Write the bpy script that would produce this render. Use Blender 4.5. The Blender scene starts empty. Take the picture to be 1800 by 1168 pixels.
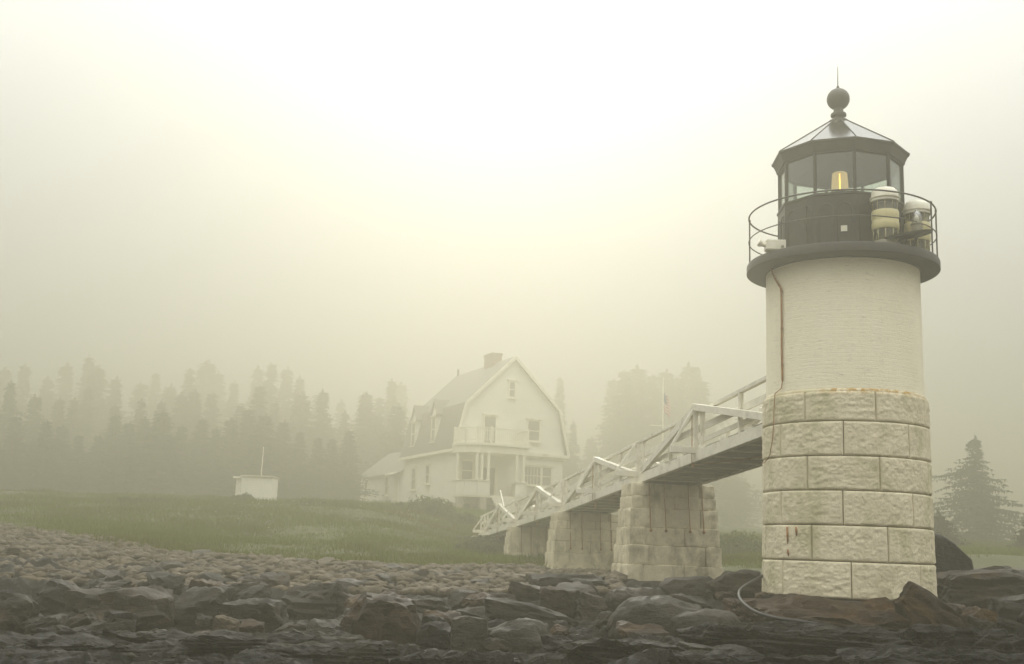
import bpy, bmesh, math, random
import numpy as np
from mathutils import Vector, Matrix

R_ = math.radians
SC = bpy.context.scene
COL = SC.collection
rnd = random.Random(11)

# ------------------------------------------------------------------ camera frame
F_PX, PHI, RHO = 2029.76, R_(10.7341), R_(1.985)
CAM = np.array([0.0, 0.0, 2.0])

def ray(px, py):
    dx, dy = px - 900.0, py - 584.0
    c, s = math.cos(RHO), math.sin(RHO)
    u, v = c * dx + s * dy, -s * dx + c * dy
    xc, yc = u / F_PX, -v / F_PX
    return np.array([xc, math.cos(PHI) - yc * math.sin(PHI), math.sin(PHI) + yc * math.cos(PHI)])

def at(px, py, Y):
    """world point seen along a sight line at forward distance Y (used to survey the site)"""
    r = ray(px, py)
    return CAM + r * (Y / r[1])

# ------------------------------------------------------------------ noise
def _hash(ix, iy, iz, seed):
    h = (ix.astype(np.int64) * 374761393 + iy.astype(np.int64) * 668265263 + iz.astype(np.int64) * 2147483647 + seed * 974711) & 0xFFFFFFFF
    h = ((h ^ (h >> 13)) * 1274126177) & 0xFFFFFFFF
    h = ((h ^ (h >> 15)) * 2246822519) & 0xFFFFFFFF
    return ((h ^ (h >> 16)) & 0xFFFF) / 32767.5 - 1.0

def noise3(p, seed=0):
    p = np.asarray(p, float)
    i = np.floor(p).astype(np.int64)
    f = p - i
    f = f * f * f * (f * (f * 6 - 15) + 10)
    out = 0.0
    for dx in (0, 1):
        wx = f[..., 0] if dx else 1 - f[..., 0]
        for dy in (0, 1):
            wy = f[..., 1] if dy else 1 - f[..., 1]
            for dz in (0, 1):
                wz = f[..., 2] if dz else 1 - f[..., 2]
                out = out + wx * wy * wz * _hash(i[..., 0] + dx, i[..., 1] + dy, i[..., 2] + dz, seed)
    return out

def fbm(p, oct=4, seed=0, gain=0.5):
    p = np.asarray(p, float)
    a, t = 1.0, 0.0
    for o in range(oct):
        t = t + a * noise3(p * (2.03 ** o) + 17.3 * o, seed + o)
        a *= gain
    return t

def ridged(p, oct=3, seed=0):
    p = np.asarray(p, float)
    a, t = 1.0, 0.0
    for o in range(oct):
        t = t + a * (1 - 2 * np.abs(noise3(p * (2.07 ** o) + 9.1 * o, seed + o)))
        a *= 0.5
    return t

# ------------------------------------------------------------------ object helpers
def tag(o, label=None, cat=None, group=None, kind=None):
    if label: o['label'] = label
    if cat: o['category'] = cat
    if group: o['group'] = group
    if kind: o['kind'] = kind
    return o

def empty(name, loc, rz=0.0, parent=None):
    o = bpy.data.objects.new(name, None)
    o.empty_display_size = 0.3
    o.location = loc
    o.rotation_euler = (0, 0, rz)
    COL.objects.link(o)
    if parent: o.parent = parent
    return o

def mesh_obj(name, verts, faces, mats, parent=None, origin=(0, 0, 0), smooth=False, angle=None, midx=None):
    me = bpy.data.meshes.new(name)
    v = np.asarray(verts, float) - np.asarray(origin, float)
    if isinstance(faces, np.ndarray):
        n, k = faces.shape
        me.vertices.add(len(v)); me.vertices.foreach_set('co', v.ravel())
        me.loops.add(n * k); me.loops.foreach_set('vertex_index', faces.astype(np.int32).ravel())
        me.polygons.add(n)
        me.polygons.foreach_set('loop_start', np.arange(0, n * k, k, dtype=np.int32))
        me.polygons.foreach_set('loop_total', np.full(n, k, dtype=np.int32))
        me.update(calc_edges=True)
    else:
        me.from_pydata([tuple(x) for x in v], [], faces)
    if not isinstance(mats, (list, tuple)): mats = [mats]
    for m in mats: me.materials.append(m)
    if midx is not None: me.polygons.foreach_set('material_index', np.asarray(midx, dtype=np.int32))
    if smooth or angle is not None:
        me.polygons.foreach_set('use_smooth', np.ones(len(me.polygons), dtype=bool))
    if angle is not None: me.set_sharp_from_angle(angle=R_(angle))
    me.validate(); me.update()
    o = bpy.data.objects.new(name, me)
    COL.objects.link(o)
    if parent: o.parent = parent
    else: o.location = origin
    return o

class MB:
    def __init__(s): s.v, s.f, s.m, s.n = [], [], [], 0
    def add(s, verts, faces, mi=0):
        verts = np.asarray(verts, float)
        s.v.append(verts)
        s.f += [tuple(int(i) + s.n for i in f) for f in faces]
        s.m += [mi] * len(faces)
        s.n += len(verts)
        return s
    def box(s, lo, hi, mi=0):
        x0, y0, z0 = lo; x1, y1, z1 = hi
        return s.add([(x0, y0, z0), (x1, y0, z0), (x1, y1, z0), (x0, y1, z0), (x0, y0, z1), (x1, y0, z1), (x1, y1, z1), (x0, y1, z1)],
                     [(0, 3, 2, 1), (4, 5, 6, 7), (0, 1, 5, 4), (1, 2, 6, 5), (2, 3, 7, 6), (3, 0, 4, 7)], mi)
    def beam(s, p0, p1, w, h, side=None, mi=0):
        """bar from p0 to p1; w across (along side), h the other way"""
        p0, p1 = np.asarray(p0, float), np.asarray(p1, float)
        d = p1 - p0; d /= np.linalg.norm(d)
        if side is None:
            side = np.cross(d, (0, 0, 1.0))
            if np.linalg.norm(side) < 1e-4: side = np.array([1.0, 0, 0])
        side = np.asarray(side, float); side = side - d * side.dot(d); side /= np.linalg.norm(side)
        up = np.cross(side, d)
        vs = []
        for p in (p0, p1):
            for a, b in ((-1, -1), (1, -1), (1, 1), (-1, 1)):
                vs.append(p + side * a * w / 2 + up * b * h / 2)
        return s.add(vs, [(3, 2, 1, 0), (4, 5, 6, 7), (0, 1, 5, 4), (1, 2, 6, 5), (2, 3, 7, 6), (3, 0, 4, 7)], mi)
    def tube(s, pts, r, n=8, mi=0, closed=False):
        pts = np.asarray(pts, float); k = len(pts)
        rr = np.full(k, r) if np.isscalar(r) else np.asarray(r, float)
        if closed: tan = np.roll(pts, -1, 0) - np.roll(pts, 1, 0)
        else: tan = np.gradient(pts, axis=0)
        tan /= np.linalg.norm(tan, axis=1)[:, None] + 1e-12
        ref = np.array([0, 0, 1.0]) if abs(tan[0][2]) < .9 else np.array([1.0, 0, 0])
        vs = []
        for i in range(k):
            a = ref - tan[i] * ref.dot(tan[i]); a /= np.linalg.norm(a) + 1e-12
            ref = a; b = np.cross(tan[i], a)
            for j in range(n):
                t = 2 * math.pi * j / n
                vs.append(pts[i] + rr[i] * (a * math.cos(t) + b * math.sin(t)))
        fs = []
        for i in range(k if closed else k - 1):
            i2 = (i + 1) % k
            for j in range(n):
                j2 = (j + 1) % n
                fs.append((i * n + j, i * n + j2, i2 * n + j2, i2 * n + j))
        if not closed:
            fs.append(tuple(range(n))[::-1]); fs.append(tuple((k - 1) * n + j for j in range(n)))
        return s.add(vs, fs, mi)
    def lathe(s, prof, n=48, c=(0, 0), a0=0.0, mi=0, cap=True, axis=None):
        vs, fs = [], []
        for r, z in prof:
            for j in range(n):
                t = a0 + 2 * math.pi * j / n
                vs.append((c[0] + r * math.sin(t), c[1] - r * math.cos(t), z))
        for i in range(len(prof) - 1):
            for j in range(n):
                j2 = (j + 1) % n
                fs.append((i * n + j, i * n + j2, (i + 1) * n + j2, (i + 1) * n + j))
        if cap:
            fs.append(tuple(range(n))[::-1]); k = len(prof) - 1
            fs.append(tuple(k * n + j for j in range(n)))
        return s.add(vs, fs, mi)
    def prism(s, poly, h0, h1, f, mi=0):
        """poly of 2D points; f(a,b,h) -> 3D"""
        n = len(poly)
        vs = [f(a, b, h0) for a, b in poly] + [f(a, b, h1) for a, b in poly]
        fs = [tuple(range(n))[::-1], tuple(range(n, 2 * n))] + [(i, (i + 1) % n, n + (i + 1) % n, n + i) for i in range(n)]
        return s.add(vs, fs, mi)
    def build(s, name, mats, parent=None, origin=(0, 0, 0), smooth=False, angle=None, bevel=0.0):
        v = np.concatenate(s.v)
        o = mesh_obj(name, v, s.f, mats, parent, origin, smooth, angle, s.m)
        bm = bmesh.new(); bm.from_mesh(o.data)
        bmesh.ops.recalc_face_normals(bm, faces=bm.faces); bm.to_mesh(o.data); bm.free()
        if angle is not None: o.data.set_sharp_from_angle(angle=R_(angle))
        if bevel:
            b = o.modifiers.new('bevel', 'BEVEL'); b.width = bevel; b.segments = 2; b.limit_method = 'ANGLE'; b.angle_limit = R_(40)
        return o

_ico = {}
def ico(sub):
    if sub not in _ico:
        bm = bmesh.new(); bmesh.ops.create_icosphere(bm, subdivisions=sub, radius=1.0)
        v = np.array([x.co[:] for x in bm.verts]); f = np.array([[x.index for x in q.verts] for q in bm.faces]); bm.free()
        _ico[sub] = (v, f)
    return _ico[sub]

# ------------------------------------------------------------------ materials
def mat(name):
    m = bpy.data.materials.new(name); m.use_nodes = True
    nt = m.node_tree; nt.nodes.clear()
    out = nt.nodes.new('ShaderNodeOutputMaterial')
    return m, nt, out

def N(nt, t, **kw):
    n = nt.nodes.new(t)
    for k, v in kw.items():
        if k.startswith('i_'): n.inputs[k[2:].replace('_', ' ')].default_value = v
        else: setattr(n, k, v)
    return n

def ramp(nt, stops, fac):
    r = nt.nodes.new('ShaderNodeValToRGB')
    el = r.color_ramp.elements
    while len(el) < len(stops): el.new(0.5)
    for e, (p, c) in zip(el, stops):
        e.position = p; e.color = (*c, 1) if len(c) == 3 else c
    nt.links.new(fac, r.inputs[0])
    return r.outputs[0]

def g3(v): return (v, v, v)

def mixc(nt, fac, a, b, mode='MIX'):
    m = nt.nodes.new('ShaderNodeMix'); m.data_type = 'RGBA'; m.blend_type = mode
    L = nt.links
    if hasattr(fac, 'is_output'): L.new(fac, m.inputs[0])
    else: m.inputs[0].default_value = fac
    for s, i in ((a, 6), (b, 7)):
        if hasattr(s, 'is_output'): L.new(s, m.inputs[i])
        else: m.inputs[i].default_value = (*s, 1)
    return m.outputs[2]

def mathn(nt, op, a, b=None, c=None):
    m = nt.nodes.new('ShaderNodeMath'); m.operation = op
    for i, s in enumerate((a, b, c)):
        if s is None: continue
        if hasattr(s, 'is_output'): nt.links.new(s, m.inputs[i])
        else: m.inputs[i].default_value = s
    return m.outputs[0]

def noise_tex(nt, vec, scale, detail=5, rough=0.55, stretch=None):
    if stretch is not None:
        mp = nt.nodes.new('ShaderNodeMapping'); mp.inputs['Scale'].default_value = stretch
        nt.links.new(vec, mp.inputs[0]); vec = mp.outputs[0]
    n = nt.nodes.new('ShaderNodeTexNoise'); n.inputs['Scale'].default_value = scale
    n.inputs['Detail'].default_value = detail; n.inputs['Roughness'].default_value = rough
    nt.links.new(vec, n.inputs['Vector'])
    return n.outputs[0]

def finish(nt, out, col, rough, bump=None, bstr=0.3, bdist=0.02, metal=0.0, spec=0.5):
    b = nt.nodes.new('ShaderNodeBsdfPrincipled')
    for s, k in ((col, 'Base Color'), (rough, 'Roughness')):
        if hasattr(s, 'is_output'): nt.links.new(s, b.inputs[k])
        else: b.inputs[k].default_value = (*s, 1) if k == 'Base Color' else s
    b.inputs['Metallic'].default_value = metal
    b.inputs['Specular IOR Level'].default_value = spec
    if bump is not None:
        bp = nt.nodes.new('ShaderNodeBump'); bp.inputs['Strength'].default_value = bstr; bp.inputs['Distance'].default_value = bdist
        nt.links.new(bump, bp.inputs['Height']); nt.links.new(bp.outputs[0], b.inputs['Normal'])
    nt.links.new(b.outputs[0], out.inputs['Surface'])
    return b

def coords(nt, kind='Object'):
    return nt.nodes.new('ShaderNodeTexCoord').outputs[kind]

def simple(name, c1, c2=None, rough=0.6, scale=6.0, bump=0.15, bd=0.01, metal=0.0, spec=0.5, stain=None, stretch=None):
    m, nt, out = mat(name)
    co = coords(nt)
    c2 = c2 or tuple(x * 0.75 for x in c1)
    n1 = noise_tex(nt, co, scale, 6, 0.6, stretch)
    col = ramp(nt, [(0.35, c1), (0.68, c2)], n1)
    if stain:
        n2 = noise_tex(nt, co, scale * 0.45, 4, 0.6)
        msk = ramp(nt, [(0.58, g3(0)), (0.72, g3(1))], n2)
        col = mixc(nt, msk, col, stain)
    n3 = noise_tex(nt, co, scale * 7, 4, 0.6, stretch)
    finish(nt, out, col, rough, n3 if bump else None, bump, bd, metal, spec)
    return m

def m_brick():
    m, nt, out = mat('painted_brick')
    co = coords(nt)
    sx = nt.nodes.new('ShaderNodeSeparateXYZ'); nt.links.new(co, sx.inputs[0])
    ang = mathn(nt, 'ARCTAN2', sx.outputs[0], sx.outputs[1])
    arc = mathn(nt, 'MULTIPLY', ang, 1.455)
    cb = nt.nodes.new('ShaderNodeCombineXYZ'); nt.links.new(arc, cb.inputs[0]); nt.links.new(sx.outputs[2], cb.inputs[1])
    br = nt.nodes.new('ShaderNodeTexBrick')
    br.inputs['Scale'].default_value = 1.0; br.inputs['Brick Width'].default_value = 0.22; br.inputs['Row Height'].default_value = 0.072
    br.inputs['Mortar Size'].default_value = 0.006; br.inputs['Mortar Smooth'].default_value = 0.6
    wob = noise_tex(nt, co, 3.0, 3)
    wv = nt.nodes.new('ShaderNodeVectorMath'); wv.operation = 'MULTIPLY_ADD'
    nt.links.new(wob, wv.inputs[0]); wv.inputs[1].default_value = (0.01, 0.012, 0); nt.links.new(cb.outputs[0], wv.inputs[2])
    nt.links.new(wv.outputs[0], br.inputs['Vector'])
    gap = br.outputs['Fac']
    big = noise_tex(nt, co, 1.1, 5, 0.6, (1, 1, 0.5))
    col = ramp(nt, [(0.3, (0.88, 0.82, 0.63)), (0.7, (0.80, 0.74, 0.55))], big)
    dash = noise_tex(nt, wv.outputs[0], 1.0, 5, 0.7, (5, 34, 1))
    dm = ramp(nt, [(0.58, g3(0)), (0.68, g3(1))], dash)
    col = mixc(nt, mathn(nt, 'MULTIPLY', dm, 0.7), col, (0.42, 0.38, 0.26))
    gm = mathn(nt, 'MULTIPLY', gap, ramp(nt, [(0.45, g3(0)), (0.65, g3(0.18))], noise_tex(nt, co, 2.2, 4)))
    col = mixc(nt, gm, col, (0.38, 0.35, 0.24))
    spk = ramp(nt, [(0.74, g3(0)), (0.78, g3(1))], noise_tex(nt, co, 9, 3, .7))
    col = mixc(nt, mathn(nt, 'MULTIPLY', spk, 0.5), col, (0.25, 0.22, 0.13))
    h = mathn(nt, 'SUBTRACT', mathn(nt, 'MULTIPLY', dash, 1.0), mathn(nt, 'MULTIPLY', gap, 0.28))
    h = mathn(nt, 'ADD', h, mathn(nt, 'MULTIPLY', noise_tex(nt, co, 28, 3), 0.35))
    finish(nt, out, col, 0.75, h, 0.6, 0.012)
    return m

def m_granite(name, c1, c2, moss, lichen_z=None):
    m, nt, out = mat(name)
    co = coords(nt)
    n1 = noise_tex(nt, co, 2.3, 6, 0.65)
    col = ramp(nt, [(0.32, c1), (0.7, c2)], n1)
    sp = noise_tex(nt, co, 60, 2, 0.5)
    col = mixc(nt, ramp(nt, [(0.55, g3(0)), (0.7, g3(.5))], sp), col, tuple(x * 0.45 for x in c2))
    n2 = noise_tex(nt, co, 1.4, 6, 0.7, (1, 1, 0.55))
    col = mixc(nt, ramp(nt, [(0.50, g3(0)), (0.66, g3(.8))], n2), col, moss)
    if lichen_z is not None:
        sx = nt.nodes.new('ShaderNodeSeparateXYZ'); nt.links.new(co, sx.inputs[0])
        up = nt.nodes.new('ShaderNodeMapRange'); up.inputs[1].default_value = lichen_z - 0.10; up.inputs[2].default_value = lichen_z
        nt.links.new(sx.outputs[2], up.inputs[0])
        ly = nt.nodes.new('ShaderNodeMapRange'); ly.inputs[1].default_value = -0.9; ly.inputs[2].default_value = -0.55; ly.inputs[3].default_value = 0.25; ly.inputs[4].default_value = 1.0
        nt.links.new(sx.outputs[0], ly.inputs[0])
        n4 = ramp(nt, [(0.47, g3(0)), (0.53, g3(1))], noise_tex(nt, co, 7, 6, 0.75))
        k = mathn(nt, 'MULTIPLY', mathn(nt, 'MULTIPLY', up.outputs[0], n4), ly.outputs[0])
        col = mixc(nt, k, col, (0.38, 0.22, 0.04))
    n3 = mathn(nt, 'ADD', noise_tex(nt, co, 16, 5, 0.65), mathn(nt, 'MULTIPLY', noise_tex(nt, co, 70, 3, 0.6), 0.4))
    finish(nt, out, col, 0.8, n3, 0.8, 0.02)
    return m

def m_rock(name, dark, light, rust, rough=0.55, ochre=0.5, strata=True):
    m, nt, out = mat(name)
    info = nt.nodes.new('ShaderNodeObjectInfo')
    co = coords(nt)
    va = nt.nodes.new('ShaderNodeVectorMath'); va.operation = 'ADD'
    nt.links.new(co, va.inputs[0]); nt.links.new(info.outputs['Location'], va.inputs[1])
    co = va.outputs[0]
    n1 = noise_tex(nt, co, 1.7, 7, 0.65)
    col = ramp(nt, [(0.3, dark), (0.72, light)], n1)
    st = noise_tex(nt, co, 1.6, 6, 0.7, (0.8, 1.0, 5.0))
    col = mixc(nt, ramp(nt, [(0.44, g3(0)), (0.66, g3(.8))], st), col, tuple(x * 0.5 for x in dark))
    n2 = noise_tex(nt, co, 1.1, 6, 0.7)
    col = mixc(nt, mathn(nt, 'MULTIPLY', ramp(nt, [(0.52, g3(0)), (0.68, g3(1))], n2), ochre), col, rust)
    spk = noise_tex(nt, co, 14, 4, 0.7)
    col = mixc(nt, ramp(nt, [(0.66, g3(0)), (0.74, g3(.45))], spk), col, tuple(min(1, x * 2.2) for x in light))
    # every stone its own tone
    tone = nt.nodes.new('ShaderNodeHueSaturation')
    mr = nt.nodes.new('ShaderNodeMapRange'); mr.inputs[3].default_value = 0.5; mr.inputs[4].default_value = 1.55
    nt.links.new(info.outputs['Random'], mr.inputs[0]); nt.links.new(mr.outputs[0], tone.inputs['Value'])
    nt.links.new(col, tone.inputs['Color'])
    h = mathn(nt, 'ADD', mathn(nt, 'MULTIPLY', st, 0.9), mathn(nt, 'ADD', noise_tex(nt, co, 7, 6, 0.65), mathn(nt, 'MULTIPLY', noise_tex(nt, co, 34, 4, 0.65), 0.4)))
    rg = ramp(nt, [(0.3, g3(rough - 0.12)), (0.7, g3(rough + 0.2))], noise_tex(nt, co, 3.1, 4))
    finish(nt, out, tone.outputs[0], rg, h, 1.0, 0.06, 0, 0.18)
    return m

def m_leaf(name, a, b, scale=0.35, trans=0.25):
    m, nt, out = mat(name)
    geo = nt.nodes.new('ShaderNodeNewGeometry')
    n1 = noise_tex(nt, geo.outputs['Position'], scale, 4, 0.6)
    col = ramp(nt, [(0.32, a), (0.68, b)], n1)
    d = nt.nodes.new('ShaderNodeBsdfDiffuse'); t = nt.nodes.new('ShaderNodeBsdfTranslucent')
    nt.links.new(col, d.inputs[0]); nt.links.new(col, t.inputs[0])
    mx = nt.nodes.new('ShaderNodeMixShader'); mx.inputs[0].default_value = trans
    nt.links.new(d.outputs[0], mx.inputs[1]); nt.links.new(t.outputs[0], mx.inputs[2])
    nt.links.new(mx.outputs[0], out.inputs['Surface'])
    return m

def m_glass(name, tint=(0.90, 0.935, 0.90), refl=0.07):
    m, nt, out = mat(name)
    t = nt.nodes.new('ShaderNodeBsdfTransparent'); t.inputs[0].default_value = (*tint, 1)
    g = nt.nodes.new('ShaderNodeBsdfGlossy'); g.inputs['Roughness'].default_value = 0.03
    lw = nt.nodes.new('ShaderNodeLayerWeight'); lw.inputs[0].default_value = 0.25
    f = mathn(nt, 'ADD', mathn(nt, 'MULTIPLY', lw.outputs['Fresnel'], 0.6), refl)
    mx = nt.nodes.new('ShaderNodeMixShader'); nt.links.new(f, mx.inputs[0])
    nt.links.new(t.outputs[0], mx.inputs[1]); nt.links.new(g.outputs[0], mx.inputs[2])
    nt.links.new(mx.outputs[0], out.inputs['Surface'])
    return m

def m_clap(name, c, pitch, axis_z=True, bstr=0.6, dist=0.02):
    m, nt, out = mat(name)
    co = coords(nt)
    sx = nt.nodes.new('ShaderNodeSeparateXYZ'); nt.links.new(co, sx.inputs[0])
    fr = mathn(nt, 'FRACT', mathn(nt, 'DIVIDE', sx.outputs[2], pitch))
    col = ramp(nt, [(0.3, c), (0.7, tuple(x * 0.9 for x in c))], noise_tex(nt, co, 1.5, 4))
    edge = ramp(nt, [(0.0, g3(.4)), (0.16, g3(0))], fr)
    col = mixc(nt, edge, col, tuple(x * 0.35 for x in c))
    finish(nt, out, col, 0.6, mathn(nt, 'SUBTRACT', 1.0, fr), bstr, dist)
    return m

M = {}
M['brick'] = m_brick()
M['granite'] = m_granite('pale_granite', (0.76, 0.68, 0.49), (0.60, 0.53, 0.37), (0.42, 0.39, 0.22), lichen_z=5.06 - 1.42)
M['pier'] = m_granite('pier_granite', (0.74, 0.66, 0.47), (0.56, 0.49, 0.34), (0.17, 0.15, 0.08))
M['mortar'] = simple('dark_mortar', (0.07, 0.06, 0.04), rough=0.9, scale=12)
M['iron'] = simple('black_iron', (0.016, 0.015, 0.012), (0.028, 0.024, 0.017), rough=0.5, scale=5, bump=0.1, stain=(0.035, 0.025, 0.014), spec=0.3)
M['roof_iron'] = simple('wet_black_roof', (0.02, 0.019, 0.017), (0.03, 0.027, 0.022), rough=0.16, scale=2.5, bump=0.03, spec=0.6)
M['rail_iron'] = simple('railing_iron', (0.02, 0.018, 0.014), (0.045, 0.034, 0.02), rough=0.5, scale=9)
M['inner'] = simple('lantern_lining', (0.06, 0.055, 0.045), rough=0.7)
M['rust'] = simple('rusty_metal', (0.34, 0.15, 0.04), (0.18, 0.08, 0.025), rough=0.8, scale=14)
M['white'] = simple('white_paint', (0.86, 0.82, 0.66), (0.78, 0.73, 0.57), spec=0.15, rough=0.7, scale=3, bump=0.15, stain=(0.55, 0.50, 0.36))
M['wood'] = simple('weathered_white_wood', (0.76, 0.73, 0.61), (0.62, 0.59, 0.48), rough=0.85, scale=4, bump=0.3, spec=0.08, stain=(0.40, 0.37, 0.28))
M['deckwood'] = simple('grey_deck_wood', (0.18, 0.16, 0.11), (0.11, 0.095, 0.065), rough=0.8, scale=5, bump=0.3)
M['creamlens'] = simple('yellowed_lens', (0.62, 0.55, 0.28), (0.5, 0.44, 0.22), rough=0.35, scale=6, stain=(0.40, 0.34, 0.14))
M['clearlens'] = m_glass('ribbed_clear_lens', (0.62, 0.60, 0.40), 0.12)
M['beaconwhite'] = simple('beacon_cap', (0.74, 0.71, 0.58), (0.62, 0.58, 0.44), rough=0.4, scale=6)
M['beacongrey'] = simple('beacon_base_grey', (0.22, 0.20, 0.14), rough=0.5)
M['glass'] = m_glass('lantern_glass')
M['winglass'] = simple('dark_window_glass', (0.30, 0.285, 0.225), rough=0.15, bump=0)
M['hose'] = simple('black_rubber', (0.008, 0.008, 0.008), (0.014, 0.014, 0.013), rough=0.5, bump=0.05, spec=0.35)
M['clap'] = m_clap('white_clapboard', (0.88, 0.85, 0.72), 0.16)
M['shingle_wall'] = m_clap('white_shingles', (0.88, 0.85, 0.72), 0.2)
M['roofing'] = m_clap('dark_roof_shingles', (0.15, 0.14, 0.105), 0.22, bstr=0.3)
M['redbrick'] = simple('chimney_brick', (0.28, 0.14, 0.09), (0.2, 0.1, 0.07), rough=0.9)
M['stonewall'] = simple('foundation_stone', (0.42, 0.38, 0.28), (0.3, 0.27, 0.2), rough=0.9, scale=3)
M['dark'] = simple('dark_recess', (0.05, 0.045, 0.035), rough=0.9)
M['bark'] = simple('bark', (0.07, 0.055, 0.04), rough=0.9, scale=8)
M['needle'] = m_leaf('spruce_needles', (0.022, 0.035, 0.014), (0.055, 0.066, 0.028), 0.5, 0.15)
M['needle2'] = m_leaf('near_spruce_needles', (0.02, 0.03, 0.014), (0.045, 0.052, 0.028), 0.6, 0.15)
M['leaf'] = m_leaf('bush_leaves', (0.05, 0.075, 0.018), (0.12, 0.14, 0.035), 1.5)
M['leafdark'] = m_leaf('shrub_leaves', (0.03, 0.042, 0.014), (0.07, 0.08, 0.024), 1.5)
M['grass'] = m_leaf('grass_blades', (0.080, 0.076, 0.006), (0.105, 0.145, 0.006), 0.12, 0.3)
M['bloom'] = m_leaf('pale_wildflowers', (0.55, 0.5, 0.33), (0.65, 0.6, 0.4), 2, 0.2)
M['rock'] = m_rock('brown_shore_rock', (0.009, 0.007, 0.0045), (0.038, 0.029, 0.018), (0.062, 0.038, 0.012), ochre=.5)
M['rockgrey'] = m_rock('grey_shore_rock', (0.012, 0.010, 0.0075), (0.050, 0.042, 0.031), (0.050, 0.034, 0.013), ochre=0.3)
M['rockdark'] = m_rock('wet_dark_rock', (0.0035, 0.003, 0.0022), (0.0185, 0.0148, 0.010), (0.026, 0.0175, 0.006), rough=0.6, ochre=0.4)
M['rockred'] = m_rock('rusty_base_rock', (0.016, 0.010, 0.005), (0.056, 0.034, 0.016), (0.095, 0.050, 0.012), ochre=0.6)
M['footing'] = m_rock('rust_red_bedrock', (0.030, 0.016, 0.006), (0.095, 0.050, 0.018), (0.17, 0.080, 0.018), ochre=0.7)
M['cobble'] = m_rock('beach_cobble', (0.038, 0.030, 0.019), (0.115, 0.092, 0.060), (0.11, 0.074, 0.030), rough=0.65, ochre=0.35)
M['blackrock'] = m_rock('black_basalt_rock', (0.006, 0.0055, 0.005), (0.016, 0.0145, 0.012), (0.028, 0.02, 0.01), rough=0.5, ochre=0.2)

# ------------------------------------------------------------------ light, sky, air, camera
CLOUD, ZEN = (2.5, 2.55, 2.56), 10.5
def build_light():
    w = bpy.data.worlds.new('World'); SC.world = w; w.use_nodes = True
    nt = w.node_tree
    bg = nt.nodes.get('Background') or nt.nodes.new('ShaderNodeBackground')
    sky = nt.nodes.new('ShaderNodeTexSky'); sky.sky_type = 'NISHITA'; sky.sun_disc = False
    EL, AZ = R_(27), R_(-1)
    sky.sun_elevation = EL; sky.sun_rotation = AZ
    sky.air_density = 2.0; sky.dust_density = 0.3; sky.ozone_density = 1.0; sky.altitude = 0
    hs = nt.nodes.new('ShaderNodeHueSaturation'); hs.inputs['Saturation'].default_value = 0.12
    nt.links.new(sky.outputs[0], hs.inputs['Color'])
    tint = mixc(nt, 1.0, hs.outputs[0], (1.0, 0.985, 0.90), 'MULTIPLY')
    # an even cloud deck veils most of the clear sky
    # (overhead brightness is steepened beyond a natural overcast, to light upright walls)
    sx = nt.nodes.new('ShaderNodeSeparateXYZ'); nt.links.new(coords(nt, 'Generated'), sx.inputs[0])
    up = mathn(nt, 'MULTIPLY_ADD', mathn(nt, 'POWER', mathn(nt, 'MAXIMUM', sx.outputs[2], 0.0), 2.0), ZEN, 1.0)
    deck = mixc(nt, 1.0, CLOUD, up, 'MULTIPLY')
    tint = mixc(nt, 0.95, tint, deck)
    nt.links.new(tint, bg.inputs['Color'])
    bg.inputs['Strength'].default_value = 0.15
    sun = bpy.data.lights.new('sun', 'SUN'); sun.energy = 1.1; sun.angle = R_(12); sun.color = (1.0, 0.95, 0.83)
    so = bpy.data.objects.new('sun', sun); COL.objects.link(so)
    d = Vector((math.sin(AZ) * math.cos(EL), math.cos(AZ) * math.cos(EL), math.sin(EL)))
    so.rotation_euler = d.to_track_quat('Z', 'Y').to_euler(); so.location = (0, 0, 60)

HAZE_DENSITY = 0.0106
def build_haze():
    m = bpy.data.materials.new('sea_fog'); m.use_nodes = True
    nt = m.node_tree; nt.nodes.clear()
    out = nt.nodes.new('ShaderNodeOutputMaterial')
    v = nt.nodes.new('ShaderNodeVolumePrincipled')
    v.inputs['Color'].default_value = (0.605, 0.587, 0.48, 1)
    v.inputs['Density'].default_value = HAZE_DENSITY
    v.inputs['Anisotropy'].default_value = 0.75
    nt.links.new(v.outputs[0], out.inputs['Volume'])
    b = MB(); b.box((-262, -42, -4.0), (262, 382, 30.0))
    o = b.build('haze', m); tag(o, kind='stuff')
    return o

def build_camera():
    cam = bpy.data.cameras.new('camera'); co = bpy.data.objects.new('camera', cam); COL.objects.link(co)
    cam.sensor_width = 36; cam.lens = F_PX / 1800 * 36; cam.clip_start = 0.1; cam.clip_end = 3000
    rt = Vector((1, 0, 0)); up = Vector((0, -math.sin(PHI), math.cos(PHI))); fw = Vector((0, math.cos(PHI), math.sin(PHI)))
    c, s = math.cos(RHO), math.sin(RHO)
    r2 = c * rt + s * up; u2 = -s * rt + c * up
    mt = Matrix(((r2.x, u2.x, -fw.x, CAM[0]), (r2.y, u2.y, -fw.y, CAM[1]), (r2.z, u2.z, -fw.z, CAM[2]), (0, 0, 0, 1)))
    co.matrix_world = mt
    SC.camera = co
    vs = SC.view_settings; vs.view_transform = 'Standard'; vs.look = 'None'; vs.gamma = 1; vs.exposure = 0.14; vs.use_curve_mapping = False
    SC.render.engine = 'CYCLES'
    cy = SC.cycles
    cy.volume_bounces = 2; cy.max_bounces = 10; cy.transparent_max_bounces = 24
    cy.diffuse_bounces = 3; cy.glossy_bounces = 3
    cy.use_denoising = True; cy.denoiser = 'OPENIMAGEDENOISE'; cy.denoising_input_passes = 'RGB_ALBEDO_NORMAL'; cy.denoising_prefilter = 'ACCURATE'
    cy.sample_clamp_indirect = 6

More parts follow.
